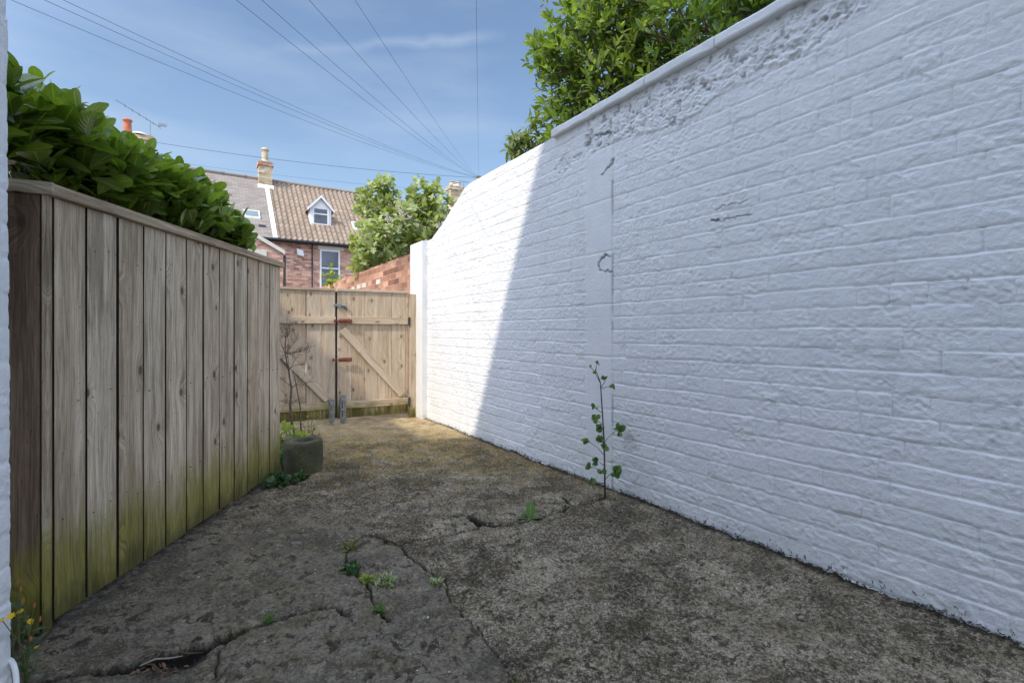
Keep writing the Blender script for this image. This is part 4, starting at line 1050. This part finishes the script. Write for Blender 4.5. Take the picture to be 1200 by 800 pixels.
def rosette(P, D, N_, S_, Rn, tip, axis, nl, size, spread, up=0.0, tone=None):
    axis = np.array(axis) / np.linalg.norm(axis)
    a = np.cross(axis, (.31, .2, .93)); a /= np.linalg.norm(a) + 1e-9; c = np.cross(axis, a)
    ph = random.random() * 6.28; tone = random.random() if tone is None else tone
    for i in range(nl):
        th = ph + i * 2.4; f = i / max(nl - 1, 1)
        el = spread * (1.0 - 0.62 * f) + random.uniform(-.15, .15)
        dv = axis * math.cos(el) + (a * math.cos(th) + c * math.sin(th)) * math.sin(el) + np.array((0, 0, up))
        P.append(np.array(tip) - axis * size * .75 * (1 - f)); D.append(dv); N_.append(axis + np.array((0, 0, .25)) + .3 * rng.normal(size=3))
        S_.append(size * (1.0 - .35 * f) * random.uniform(.8, 1.15)); Rn.append(np.clip(.25 * random.random() + .45 * tone + .35 * f, 0, 1))

# hedge over the fence
hedge = empty('hedge_shrub', (-2.25, 2.4, 0), 'dense glossy green broad-leaved shrub overhanging the top of the timber fence', 'shrub')
P, D, N_, S_, Rn = [], [], [], [], []; stems = MB()
cnt = 0
def hedge_top(Y): return float(np.interp(Y, [0.9, 1.5, 2.2, 2.9, 3.15, 3.35, 3.55, 3.75], [2.12, 2.07, 2.05, 2.05, 1.98, 1.86, 1.72, 1.58]))
for it in range(2200):
    Y = random.uniform(1.0, 3.40); top = hedge_top(Y + .08) - .01; base_x = -1.625 - .0464 * (Y - 1.79)
    wdt = 0.95 if Y < 3 else 0.75
    u = random.random(); xx = base_x + 0.02 - wdt * u
    roof_h = top - 0.26 * (1 - min(1, u / .33)) ** 1.6 - 0.10 * max(0, u - .6)
    roof_h += 0.10 * (float(fbm(np.array(Y * 3.2), np.array(xx * 3.2), 15)) - .5)
    depth = abs(random.gauss(0, .10)); z = roof_h - depth
    if z < 1.48: z = 1.48 + random.random() * .2; 
    if it % 3 == 0: z = random.uniform(1.58, max(1.62, top - .20)); xx = base_x + random.uniform(-.18, -.02 + .35 * (z - 1.58)); depth = .05 + .1 * random.random()
    elif z > roof_h + .03: continue
    cnt += 1
    if cnt > 640: break
    ax = np.array((0.55 * (1 - u * 1.6) + random.gauss(0, .35), random.gauss(0, .35) - .15, 0.75 + random.random() * .5))
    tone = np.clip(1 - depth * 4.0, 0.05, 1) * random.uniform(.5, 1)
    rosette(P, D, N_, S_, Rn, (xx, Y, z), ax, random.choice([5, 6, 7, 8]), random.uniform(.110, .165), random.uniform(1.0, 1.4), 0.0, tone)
    if it % 3 == 0: continue
    axn = Vector(ax).normalized(); tip = Vector((xx, Y, z)) - axn * .02
    if xx > base_x - .22 or z < 1.75: continue
    stems.tube([tip - axn * .22 - Vector((.08 * random.random(), 0, .06)), tip - axn * .10, tip], [.006, .005, .003], 5, False)
keepl = []
for i_ in range(len(P)):
    tip = np.array(P[i_]) + np.array(D[i_]) / np.linalg.norm(D[i_]) * S_[i_]; fx = -1.625 - .0464 * (tip[1] - 1.79)
    low = min(tip[2] - .03, P[i_][2])
    okl = not (low < 1.585 and (tip[0] > fx - .075 or P[i_][0] > fx - .06)) and not (low < 1.60 and min(tip[1], P[i_][1]) < 1.84 - .49 * (fx - tip[0]))
    if okl: keepl.append(i_)
P, D, N_, S_, Rn = [[q_[i_] for i_ in keepl] for q_ in (P, D, N_, S_, Rn)]
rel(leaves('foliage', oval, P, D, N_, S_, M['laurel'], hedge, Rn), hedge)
for k in range(7):
    Y = 1.2 + .38 * k; x = -2.2 + random.uniform(-.15, .15)
    stems.tube([(x, Y, -.05), (x + .05, Y + .05, .7), (x + random.uniform(-.1, .2), Y + .1, 1.3), (x + random.uniform(-.2, .35), Y + random.uniform(-.1, .2), 1.8)], [.03, .025, .018, .008], 7)
rel(stems.build('stems', M['stem'], hedge, smooth=True), hedge)

# generic tree
def tree(name, label, base, trunk_h, blobs, ntips, leaf_kw, tmpl, mat, cat='tree', trunk_r=.05, spread=1.0, group=None, inner=.35, up=0.0, bark='bark'):
    root = empty(name, base, label, cat, group)
    b = MB(); base = Vector(base); P, D, N_, S_, Rn = [], [], [], [], []
    fork = base + Vector((random.uniform(-.1, .1), random.uniform(-.1, .1), trunk_h))
    b.tube([base - Vector((0, 0, .1)), base + (fork - base) * .5 + Vector((.03, .02, 0)), fork], [trunk_r * 1.25, trunk_r, trunk_r * .8], 10)
    tot = sum(w for _, _, w in blobs)
    limb_nodes = []
    for (c, r, w) in blobs:
        c = Vector(c); mid_ = (fork + c) / 2 + Vector((random.uniform(-.15, .15), random.uniform(-.15, .15), .1))
        pts = [fork - Vector((0, 0, .15)), mid_, c]; b.tube(pts, [trunk_r * .65, trunk_r * .45, trunk_r * .2], 7); limb_nodes.append((c, Vector(r)))
        n = int(ntips * w / tot)
        for i in range(n):
            dv = Vector(rng.normal(size=3)).normalized(); k = 1.0 if random.random() > inner else random.uniform(.35, .9)
            k *= random.uniform(.82, 1.10) * (0.78 + .5 * float(fbm(np.array(dv.x * 2.3 + c.x + 9), np.array(dv.z * 2.3 + dv.y * 1.7 + 5), 19)))
            tip = c + Vector((dv.x * r[0], dv.y * r[1], dv.z * r[2])) * k
            ax = (dv * .8 + Vector((random.gauss(0, .35), random.gauss(0, .35), .55 + random.gauss(0, .2))))
            sz = random.uniform(*leaf_kw['size'])
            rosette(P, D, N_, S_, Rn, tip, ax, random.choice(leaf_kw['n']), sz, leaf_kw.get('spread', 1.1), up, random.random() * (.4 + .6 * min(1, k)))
            if i % 3 == 0:
                a = c + (tip - c) * .62; axn = ax.normalized()
                b.tube([a, (a + tip) / 2 + Vector((0, 0, -.04)), tip - axn * sz * .3, tip], [.010, .007, .004, .002], 4, False)
    rel(b.build('trunk', M[bark], root, smooth=True), root)
    rel(leaves('crown', tmpl, P, D, N_, S_, mat, root, Rn), root)
    return root
tree('bay_tree', 'large dark green bay tree rising above the coping of the white wall', (1.55, 4.75, 0), 2.3,
     [((.80, 4.75, 3.42), (.56, .6, .60), .8), ((.42, 4.85, 3.72), (.30, .3, .22), .16), ((1.35, 4.7, 3.95), (.95, .8, .8), 1.3), ((1.75, 4.3, 3.25), (.75, .7, .75), 1.0), ((.98, 4.85, 4.15), (.42, .5, .5), .5), ((1.15, 4.75, 3.0), (.8, .6, .6), .8), ((2.05, 4.0, 3.55), (.50, .45, .5), .55), ((2.2, 3.7, 3.1), (.4, .4, .5), .4)],
     2700, {'size': (.085, .135), 'n': [4, 5, 6], 'spread': 0.95}, lance, M['bay'], trunk_r=.07, inner=.5)
tree('evergreen_shrub', 'small yellow-green shrub with drooping leaves peeping over the sunlit white wall', (.45, 5.3, 0), 2.1,
     [((.36, 5.15, 2.98), (.26, .28, .30), 1.0), ((.12, 5.1, 2.85), (.22, .22, .24), .7), ((.55, 5.0, 2.80), (.25, .22, .25), .5)],
     95, {'size': (.09, .13), 'n': [8, 9, 10], 'spread': 1.5}, droopy, M['rhodo'], cat='shrub', trunk_r=.03, up=-.25)
def pk(x, y, d): return tuple(px(x, y, d))
tree('fig_tree', 'pale green fig tree with big lobed leaves leaning over the red brick wall', (-1.6, 9.9, 0), 1.6,
     [(pk(437, 237, 9.6), (.36, .4, .36), .8), (pk(468, 262, 9.5), (.55, .5, .50), 1.4), (pk(495, 232, 9.8), (.30, .35, .33), .6), (pk(512, 248, 9.7), (.42, .4, .45), .9), (pk(440, 285, 9.1), (.42, .4, .38), 1.0), (pk(428, 312, 8.9), (.26, .3, .25), .5), (pk(478, 292, 9.4), (.5, .4, .36), .8), (pk(452, 222, 9.6), (.22, .3, .22), .3)],
     480, {'size': (.12, .19), 'n': [3, 4, 5], 'spread': 1.25}, figl, M['fig'], trunk_r=.06, inner=.25, up=-.05)
# a spray of sapling in the lane in front of the house window
P, D, N_, S_, Rn = [], [], [], [], []; b = MB(); root = empty('lane_sapling', px(389, 340, 10.5), 'thin leafy sapling tip showing over the gate in front of the house window', 'plant')
root.location.z = -0.05
for (x0, y0, x1, y1) in ((394, 345, 387, 312), (394, 345, 397, 322), (394, 345, 381, 322)):
    a = px(x0, y0, 10.5); c = px(x1, y1, 10.5); b.tube([Vector((a.x, a.y, -.05)), a, (a + c) / 2, c], [.014, .010, .007, .003], 5)
    for k in range(5):
        f = .35 + .16 * k; p = a + (c - a) * f
        rosette(P, D, N_, S_, Rn, tuple(p), (random.gauss(0, .4), random.gauss(0, .3), 1), 3, .13, 1.2)
rel(b.build('stem', M['gstem'], root), root); rel(leaves('leaves', roundl, P, D, N_, S_, M['lime'], root, Rn), root)

# ------------------------------------------------------------------ pot and the plants round it
pc = gp(355.5, 549); pot = empty('stone_planter', (pc.x, pc.y, ground_h(pc.x, pc.y)), 'round mossy grey stone planter with a small hollow beside the end of the fence', 'planter')
b = MB(); seg = 48; R0 = .142; Hh = .235
prof = [(R0 * .96, -.01), (R0 * .98, .02), (R0, .10), (R0 * .995, .19), (R0 * .975, Hh - .008), (R0 * .93, Hh), (R0 * .62, Hh + .002), (R0 * .54, Hh - .012), (R0 * .48, Hh - .07), (R0 * .02, Hh - .085)]
for (r, z) in prof:
    for k in range(seg):
        a = 2 * math.pi * k / seg; j = 1 + .012 * (float(vnoise(math.cos(a) * 3 + 9, math.sin(a) * 3 + z * 12 + 9, 3)) - .5)
        off = .35 * R0 * (1 - r / R0) if z > Hh - .1 and r < R0 * .7 else 0
        b.v.append((r * j * math.cos(a) + off * .7, r * j * math.sin(a) - off * .2, z + .004 * (float(vnoise(math.cos(a) * 2 + 4, math.sin(a) * 2 + 4, 5)) - .5) * (z > .15))); b.wc.append(b.v[-1])
for i in range(len(prof) - 1):
    for k in range(seg): b.f.append((i * seg + k, i * seg + (k + 1) % seg, (i + 1) * seg + (k + 1) % seg, (i + 1) * seg + k))
b.build('planter_body', M['stone'], pot, smooth=True)
b = MB(); b.lathe((.03, -.008, Hh - .078), [(.062, 0), (.03, .006), (.001, .004)], 20); b.build('soil', M['soil'], pot)

def twig(b, p, d, L, r, lev, bend=.25):
    p = Vector(p); d = Vector(d).normalized(); pts = [p]; n = 4
    for i in range(n):
        d = (d + Vector((random.gauss(0, bend), random.gauss(0, bend), random.gauss(0, bend) + .06)) * .45).normalized(); pts.append(pts[-1] + d * L / n)
    b.tube(pts, [r * (1 - .7 * i / n) for i in range(n + 1)], 5, False)
    if lev > 0:
        for k in range(random.choice([3, 4, 5])):
            q = pts[random.randint(1, n)]; a = Vector((random.gauss(0, 1), random.gauss(0, 1), random.gauss(.35, .6))).normalized()
            twig(b, q, (d * .6 + a * .9), L * random.uniform(.35, .6), r * .55, lev - 1, bend * 1.2)
    return pts
sb = gp(347, 533); sb = Vector((sb.x, sb.y, 0)); st = px(334, 395, sb.y + .02)
b = MB(); nn = 7; main = [sb + (st - sb) * (i / nn) + Vector((.012 * math.sin(i * 1.9), .012 * math.cos(i * 1.3), 0)) for i in range(nn + 1)]
b.tube(main, [.012, .0115, .0105, .0095, .008, .007, .005, .003], 7)
b.tube([sb + Vector((.035, .03, 0)), px(352, 478, sb.y + .05), px(345, 440, sb.y + .06)], [.007, .006, .004], 6)
for i in range(3, nn + 1):
    for k in range(3): twig(b, main[i] if i < nn + 1 else main[-1], (random.gauss(0.10, .75), random.gauss(0, .6), random.uniform(.1, .9)), random.uniform(.10, .22), .0036, 2, .4)
for k in range(7): twig(b, main[-1 - k % 3], (random.gauss(0.25, .6), random.gauss(0, .5), random.uniform(.0, 1)), random.uniform(.16, .26), .0035, 2, .4)
o = b.build('bare_sapling', M['bark'], None, smooth=True); tag(o, 'leafless twiggy sapling standing behind the stone planter against the gate', 'shrub')

def clump(name, label, cat, base, n, h, spread, size, tmpl, mat, nl=(4, 6), lean=(0, 0), group=None, smat='gstem', axis_up=1.0, sp=1.2):
    root = empty(name, base, label, cat, group); b = MB(); P, D, N_, S_, Rn = [], [], [], [], []
    base = Vector(base)
    for i in range(n):
        a = random.random() * 6.28; r = math.sqrt(random.random()) * spread; hh = h * random.uniform(.35, 1.0) * (1 - .5 * r / max(spread, .001))
        tip = base + Vector((r * math.cos(a) + lean[0] * hh, r * math.sin(a) + lean[1] * hh, hh))
        b.tube([base + Vector((r * .25 * math.cos(a), r * .25 * math.sin(a), -.01)), base.lerp(tip, .6) + Vector((0, 0, .05 * h)), tip], [.003, .0022, .0015], 4, False)
        rosette(P, D, N_, S_, Rn, tuple(tip), (.6 * math.cos(a) * r / max(spread, .001), .6 * math.sin(a) * r / max(spread, .001), axis_up), random.randint(*nl), size * random.uniform(.7, 1.1), sp)
    rel(b.build('stem', M[smat], root), root); rel(leaves('leaves', tmpl, P, D, N_, S_, mat, root, Rn), root)
    return root
q = gp(341, 541); clump('leafy_weed', 'lime green leafy weed growing behind the stone planter by the fence end', 'weed', (q.x, q.y, -.005), 34, .46, .12, .065, roundl, M['lime'], (3, 5))
q = gp(336, 549); clump('leafy_weed', 'low dark green weed between the planter and the fence end', 'weed', (q.x, q.y, -.005), 22, .20, .09, .06, roundl, M['weed'], (3, 5))
q = gp(358, 537); clump('heather_plant', 'small purple red heather growing just behind the stone planter', 'plant', (q.x, q.y, -.005), 60, .27, .12, .035, lance, M['heather'], (6, 9), smat='stem', sp=1.0)
q = gp(364, 520); clump('leafy_weed', 'thin pale weed with small leaves standing in front of the left gate half', 'weed', (q.x, q.y, -.005), 14, .38, .10, .04, roundl, M['rhodo'], (2, 3), smat='stem')
q = gp(322, 566); clump('ivy_plant', 'low dark ivy at the foot of the fence left of the planter', 'plant', (q.x + .03, q.y, -.005), 26, .085, .13, .055, roundl, M['darkw'], (3, 5), axis_up=.8)
q = gp(347, 562); clump('ivy_plant', 'small ivy sprig at the front foot of the stone planter', 'plant', (q.x, q.y, -.005), 15, .07, .09, .045, roundl, M['darkw'], (3, 4), axis_up=.8)
# pale pebble beside the planter
b = MB(); q = gp(331, 545); b.lathe((q.x, q.y, -.01), [(.001, 0), (.035, .01), (.045, .04), (.03, .075), (.001, .09)], 14); o = b.build('pebble', M['cream'], smooth=True); tag(o, 'pale rounded pebble between planter and fence', 'stone')

# ------------------------------------------------------------------ tall weed against the wall
base = gp(709, 580); base.z = -.01; wz = base.y
root = empty('tall_weed', base, 'tall single-stemmed weed with sparse leaves growing at the foot of the white wall', 'weed')
def wp(x, y, dy=0.0): return px(x, y, wz + dy)
b = MB(); P, D, N_, S_, Rn = [], [], [], [], []
b.tube([base, wp(708.5, 545), wp(707.5, 510), wp(706, 485), wp(704.5, 462), wp(703.5, 448), wp(700, 438), wp(697, 433)], [.0062, .0056, .005, .0045, .004, .0034, .0025, .0015], 7)
branches = [((708.5, 562), [(714, 556), (722, 552)], 'big'), ((708, 553), [(698, 548), (690, 546)], 'mid'), ((707.5, 545), [(703, 541), (697, 540)], 'mid'), ((707, 532), [(700, 524), (692, 519), (686, 516)], 'mid'),
            ((707, 520), [(713, 512), (720, 506), (727, 503)], 'big'), ((706.5, 515), [(700, 514)], 'sm'), ((706, 497), [(700, 492), (697, 489)], 'mid'), ((706, 503), [(703, 500)], 'mid'), ((705, 483), [(699, 479), (695, 476)], 'sm'), ((704.5, 455), [(712, 453), (719, 451)], 'sm'),
            ((704, 454), [(709, 447), (709, 442)], 'sm'), ((700, 438), [(695, 433), (691, 429)], 'bud'), ((698, 434), [(699, 428), (700, 424)], 'bud'), ((703, 448), [(697, 436)], 'bud'), ((708.5, 566), [(700, 566), (692, 563)], 'sm'), ((706.5, 523), [(709, 524)], 'mid'), ((707.5, 548), [(705, 553)], 'mid'), ((706, 507), [(704, 513)], 'mid')]
for (s_, pts, kind) in branches:
    dys = random.uniform(-.05, .02); pp = [wp(*s_)] + [wp(x, y, dys * (i + 1) / len(pts)) for i, (x, y) in enumerate(pts)]
    b.tube(pp, [.0026] + [.0018] * (len(pp) - 1), 5)
    tip = pp[-1]; ax = (pp[-1] - pp[-2]).normalized()
    n, sz = {'big': (10, .050), 'mid': (8, .036), 'sm': (6, .028), 'bud': (4, .022)}[kind]
    for i in range(n):
        dv = ax * .6 + Vector((random.gauss(0, .6), random.gauss(-.1, .5), random.gauss(0, .6)))
        P.append(tuple(tip - ax * .012)); D.append(tuple(dv)); N_.append((random.gauss(0, .5), -.6 + random.gauss(0, .3), .7)); S_.append(sz * random.uniform(.7, 1.2)); Rn.append(random.random() * (.6 if kind == 'bud' else 1))
rel(b.build('stem', M['stem'], root, smooth=True), root); rel(leaves('leaves', roundl, P, D, N_, S_, M['weed'], root, Rn), root)

# seedlings and weeds in the cracks
q = gp(621, 606); root = empty('dock_seedling', (q.x, q.y, -.02), 'broad-leaved green seedling sprouting from the crack near the white wall', 'weed')
P = [(q.x, q.y, -.01)] * 7; D = [(.08, .1, 1), (.9, -.2, .35), (-.9, -.2, .3), (.7, .3, .25), (-.6, .3, .5), (.2, -.8, .15), (-.3, -.7, .2)]
N_ = [(.1, -1, .1)] + [(0, 0, 1)] * 6; S_ = [.095, .075, .08, .06, .055, .055, .05]
rel(leaves('leaves', oval, P, D, N_, S_, M['weed'], root, [.55, .4, .3, .6, .2, .5, .3]), root)
GP = 'small weeds in the cracks of the concrete'
q = gp(409, 641); clump('crack_weed', 'brownish straggly weed at the top of the crack, highest of the small weeds', 'weed', (q.x, q.y, -.01), 14, .055, .045, .030, lance, M['rhodo'], (3, 4), group=GP, smat='stem')
q = gp(412, 668); clump('crack_weed', 'dark green leafy cushion weed in the crack', 'weed', (q.x, q.y, -.012), 16, .045, .045, .034, roundl, M['darkw'], (4, 5), group=GP, axis_up=.9)
q = gp(428, 680); clump('crack_weed', 'small yellowish green weed left of the pale variegated one', 'weed', (q.x, q.y, -.012), 12, .035, .038, .024, roundl, M['lime'], (3, 4), group=GP)
q = gp(452, 684); clump('crack_weed', 'pale variegated weed rosette, palest of the crack weeds', 'weed', (q.x, q.y, -.005), 15, .05, .055, .032, lance, M['palew'], (4, 5), group=GP)
q = gp(511, 682); clump('crack_weed', 'tiny pale weed sprig alone on the long slab joint', 'weed', (q.x, q.y, -.008), 10, .03, .032, .020, roundl, M['palew'], (3, 4), group=GP)
q = gp(444, 713); clump('crack_weed', 'tiny green weed lowest in the crack', 'weed', (q.x, q.y, -.012), 7, .03, .026, .020, roundl, M['weed'], (3, 4), group=GP)
q = gp(313, 726); clump('crack_weed', 'small bright green weed on the crack edge at the front left', 'weed', (q.x, q.y, -.008), 9, .04, .032, .026, lance, M['weed'], (3, 4), group=GP)

# yellow-flowered weed at the house corner
q = gp(34, 797); base = Vector((q.x - .01, q.y, -.01)); wz = base.y
root = empty('flowering_weed', base, 'wiry weed with small yellow flowers at the corner of the white house wall', 'weed')
b = MB(); fl = [(24, 716), (13, 722), (3, 727), (35, 728), (44, 757)]; buds = [(20, 683), (24, 690), (27, 704), (40, 709), (47, 725), (36, 748), (28, 760)]
P, D, N_, S_, Rn = [], [], [], [], []; Pl, Dl, Nl, Sl, Rl = [], [], [], [], []
for i, (x, y) in enumerate(fl + buds):
    dd_ = wz + random.uniform(-.06, .05)
    if x < 16: dd_ = min(dd_, 1.22)
    tip = px(x, y, dd_); m1 = base.lerp(tip, .45) + Vector((random.uniform(-.02, .03), random.uniform(-.02, .02), .01))
    b.tube([base, m1, tip], [.0018, .0014, .0010], 5, False)
    for k in range(3):
        f = random.uniform(.1, .75); p = base.lerp(tip, f)
        Pl.append(tuple(p)); Dl.append((random.gauss(0, 1), random.gauss(0, .7), random.uniform(.1, .8))); Nl.append((0, -.3, 1)); Sl.append(random.uniform(.02, .04)); Rl.append(random.random() * .6)
    if i < len(fl):
        ax = Vector((random.gauss(0, .3), -.5, .8)).normalized(); a = ax.orthogonal().normalized(); c = ax.cross(a)
        for k in range(9):
            th = k * 2 * math.pi / 9; dv = (a * math.cos(th) + c * math.sin(th)) + ax * .45
            P.append(tuple(tip)); D.append(tuple(dv)); N_.append(tuple(ax)); S_.append(.0105); Rn.append(random.random())
        rel(leaves('flower', lance, P, D, N_, S_, M['petal'], root, Rn), root); P, D, N_, S_, Rn = [], [], [], [], []
    else:
        bb = MB(); bb.tube([tip - Vector((0, 0, .008)), tip, tip + Vector((.002, 0, .010))], [.0016, .0034, .001], 6); rel(bb.build('bud', M['bud'], root), root)
rel(b.build('stem', M['gstem'], root), root); rel(leaves('leaves', lance, Pl, Dl, Nl, Sl, M['darkw'], root, Rl), root)
pass
# white cable looping out of the house corner
b = MB(); pts = [(9, 772), (13, 774), (16, 779), (18, 786), (19, 795), (19, 806), (18, 818)]
b.tube([px(x, y, 1.31 - .012 * i) for i, (x, y) in enumerate(pts)], .0065, 8)
o = b.build('white_cable', M['whitepl'], None, smooth=True); tag(o, 'white plastic cable bending down at the foot of the white house corner', 'cable')

# dead leaves and twigs in the broken hollow
GP2 = 'dead twigs lying in the broken hollow'
tw = [((158, 782), (214, 768), 'long pale dry stalk lying in the broken hollow of the concrete', 'whitestalk'), ((176, 771), (238, 764), 'upper dark twig along the back of the broken hollow', 'stem'), ((168, 778), (196, 790), 'short brown twig across the front of the broken hollow', 'stem')]
M['whitestalk'] = mat_simple('dry_stalk', (0.34, 0.29, 0.22), .9, .3, 40)
for (a, c, lab, mt) in tw:
    p, r_ = gp(*a, -.03), gp(*c, -.025); b = MB(); p.z += .0; 
    b.tube([p, p.lerp(r_, .4) + Vector((0, .004, .010)), p.lerp(r_, .75) + Vector((0, -.006, .006)), r_], [.0022, .003, .0025, .0015], 6); o = b.build('dead_twig', M[mt]); tag(o, lab, 'twig', GP2)
P, D, N_, S_, Rn = [], [], [], [], []
for i in range(30):
    x = random.uniform(150, 228); y = 787 - (x - 150) * .26 + random.uniform(-7, 9); q = gp(x, y, -.03)
    P.append((q.x, q.y, ground_h(q.x, q.y) + .006)); D.append((random.gauss(0, 1), random.gauss(0, 1), random.uniform(-.05, .3))); N_.append((random.gauss(0, .3), random.gauss(0, .3), 1)); S_.append(random.uniform(.012, .030)); Rn.append(random.random())
o = leaves('leaf_litter', lance, P, D, N_, S_, M['deadleaf'], None, Rn); tag(o, kind='stuff', label='brown dead leaves and grit gathered in the broken hollow', cat='leaf litter')
# grit, crumbs and moss along the wall foot and over the slab
V, Fc = [], []
ico = [(0, 0, 1), (.89, 0, .45), (.28, .85, .45), (-.72, .53, .45), (-.72, -.53, .45), (.28, -.85, .45), (0, 0, -.3)]
def crumbs(name, pts, sizes, mat, label, cat):
    V, Fc = [], []
    for (p, s_) in zip(pts, sizes):
        n = len(V); a = random.random() * 6; ca, sa = math.cos(a), math.sin(a)
        for (x, y, z) in ico:
            j = random.uniform(.7, 1.3); x2, y2 = x * ca - y * sa, x * sa + y * ca; V.append((p[0] + x2 * s_ * j, p[1] + y2 * s_ * j * .8, p[2] + z * s_ * .6 * j))
        for k in range(5): Fc.append((n, n + 1 + k, n + 1 + (k + 1) % 5)); Fc.append((n + 6, n + 1 + (k + 1) % 5, n + 1 + k))
    o = link(name, np_mesh(name, V, np.array(Fc)), mat); tag(o, label, cat, kind='stuff'); return o
pts, sz = [], []
for i in range(1900):
    s_ = random.uniform(-.4, 4.6) if random.random() < .7 else random.uniform(-.3, 2.2); o_ = abs(random.gauss(0, .014)) + .004
    if vnoise(s_ * 7, 3.3, 5) < .33: continue
    p = wall_pt(s_, 0, o_); pts.append((p.x, p.y, max(ground_h(p.x, p.y), -.02) + random.uniform(-.002, .012) * (o_ < .015))); sz.append(random.uniform(.002, .0065))
crumbs('moss_crumbs', pts, sz, mat_simple('black_moss', (0.035, 0.034, 0.020), .95, .5, 60), 'dark moss and grit gathered along the foot of the white wall', 'moss')
pts, sz = [], []
for ci, (cp, w0, w1, dep) in enumerate(cracks):
    Pc = polyline(cp)
    for a_, c_ in zip(Pc[:-1], Pc[1:]):
        L_ = np.hypot(*(c_ - a_))
        for k in range(int(L_ * 260)):
            f = random.random(); p = a_ + (c_ - a_) * f
            if vnoise(p[0] * 5.0, p[1] * 5.0, 71) < .45: continue
            x_, y_ = p[0] + random.gauss(0, .006), p[1] + random.gauss(0, .006)
            pts.append((x_, y_, ground_h(x_, y_) + .001)); sz.append(random.uniform(.0018, .0050))
crumbs('crack_moss', pts, sz, mat_simple('olive_moss', (0.085, 0.090, 0.026), .95, .5, 60), 'olive moss and dirt packed in the cracks of the concrete', 'moss')
pts, sz = [], []
for i in range(160):
    Y = random.uniform(1.4, 4.5); X = random.uniform(-1.3, 2.753 - .6186 * Y - .05); pts.append((X, Y, ground_h(X, Y) + .001)); sz.append(random.choice([.0016, .002, .002, .0028, .004]))
crumbs('pale_grit', pts, sz, M['cream'], 'scattered pale grit and paint flakes on the concrete', 'grit')

# ------------------------------------------------------------------ telegraph pole and overhead wires
PT = px(561, 208.5, 20.0)
pole = empty('telegraph_pole', (PT.x, PT.y, 0), 'wooden telegraph pole behind the white wall where the overhead wires meet', 'pole')
b = MB(); b.tube([(PT.x, PT.y, -.1), (PT.x, PT.y, 4), (PT.x, PT.y, PT.z + .06)], [.15, .13, .10], 12); rel(b.build('shaft', M['pole'], pole, smooth=True), pole)
b = MB(); b.lathe((PT.x, PT.y, PT.z - .08), [(.14, -.03), (.14, .03), (.10, .05)], 14); rel(b.build('wire_ring', M['galv'], pole), pole)
GW = 'overhead telephone wires'
def wire(end, label, sag, via_r=.0026):
    b = MB(); e = Vector(end); n = 40; pts = []
    for i in range(n + 1):
        f = i / n; p = PT.lerp(e, f); p.z -= sag * 4 * f * (1 - f); pts.append(p)
    b.tube(pts, via_r, 5); o = b.build('overhead_wire', M['cable']); tag(o, label, 'wire', GW); return o
def far_end(x, y, d, ext=1.35):
    p = px(x, y, d); return PT + (p - PT) * ext
wire(far_end(62, -8, 5.5), 'leftmost of the long wires fanning from the pole, lowest over the hedge', .35)
wire(far_end(94, -8, 5.5), 'second wire from the left of the fan crossing the sky', .33)
wire(far_end(110, -8, 5.6), 'third wire from the left, upper one of the close left pair', .31)
wire(far_end(294, -8, 5.2), 'fourth wire from the left, leaving the top edge left of centre with a close twin', .25)
wire(far_end(322, -8, 5.2), 'fifth wire from the left of the fan, just right of its close twin', .25)
wire(far_end(372, -8, 5.2), 'sixth wire from the left, crossing the sky alone', .22)
wire(far_end(423, -8, 5.2), 'seventh wire from the left, thin and steep beside the contrail', .22, .0022)
wire(far_end(558, -8, 5.4), 'near vertical thin wire crossing the sky just left of the bay tree', .05, .0022)
def wire2(a, c, label, sag, r):
    b = MB(); n = 30; b.tube([a.lerp(c, i / n) - Vector((0, 0, sag * 4 * (i / n) * (1 - i / n))) for i in range(n + 1)], r, 5); o = b.build('overhead_wire', M['cable']); tag(o, label, 'wire', GW)
wire2(px(60, 146, 17), PT, 'upper of the two flat wires passing in front of the chimneys', .25, .0075)
wire2(px(60, 168, 22), PT + Vector((.4, 2, -.1)), 'lower faint flat wire passing in front of the chimneys', .25, .005)
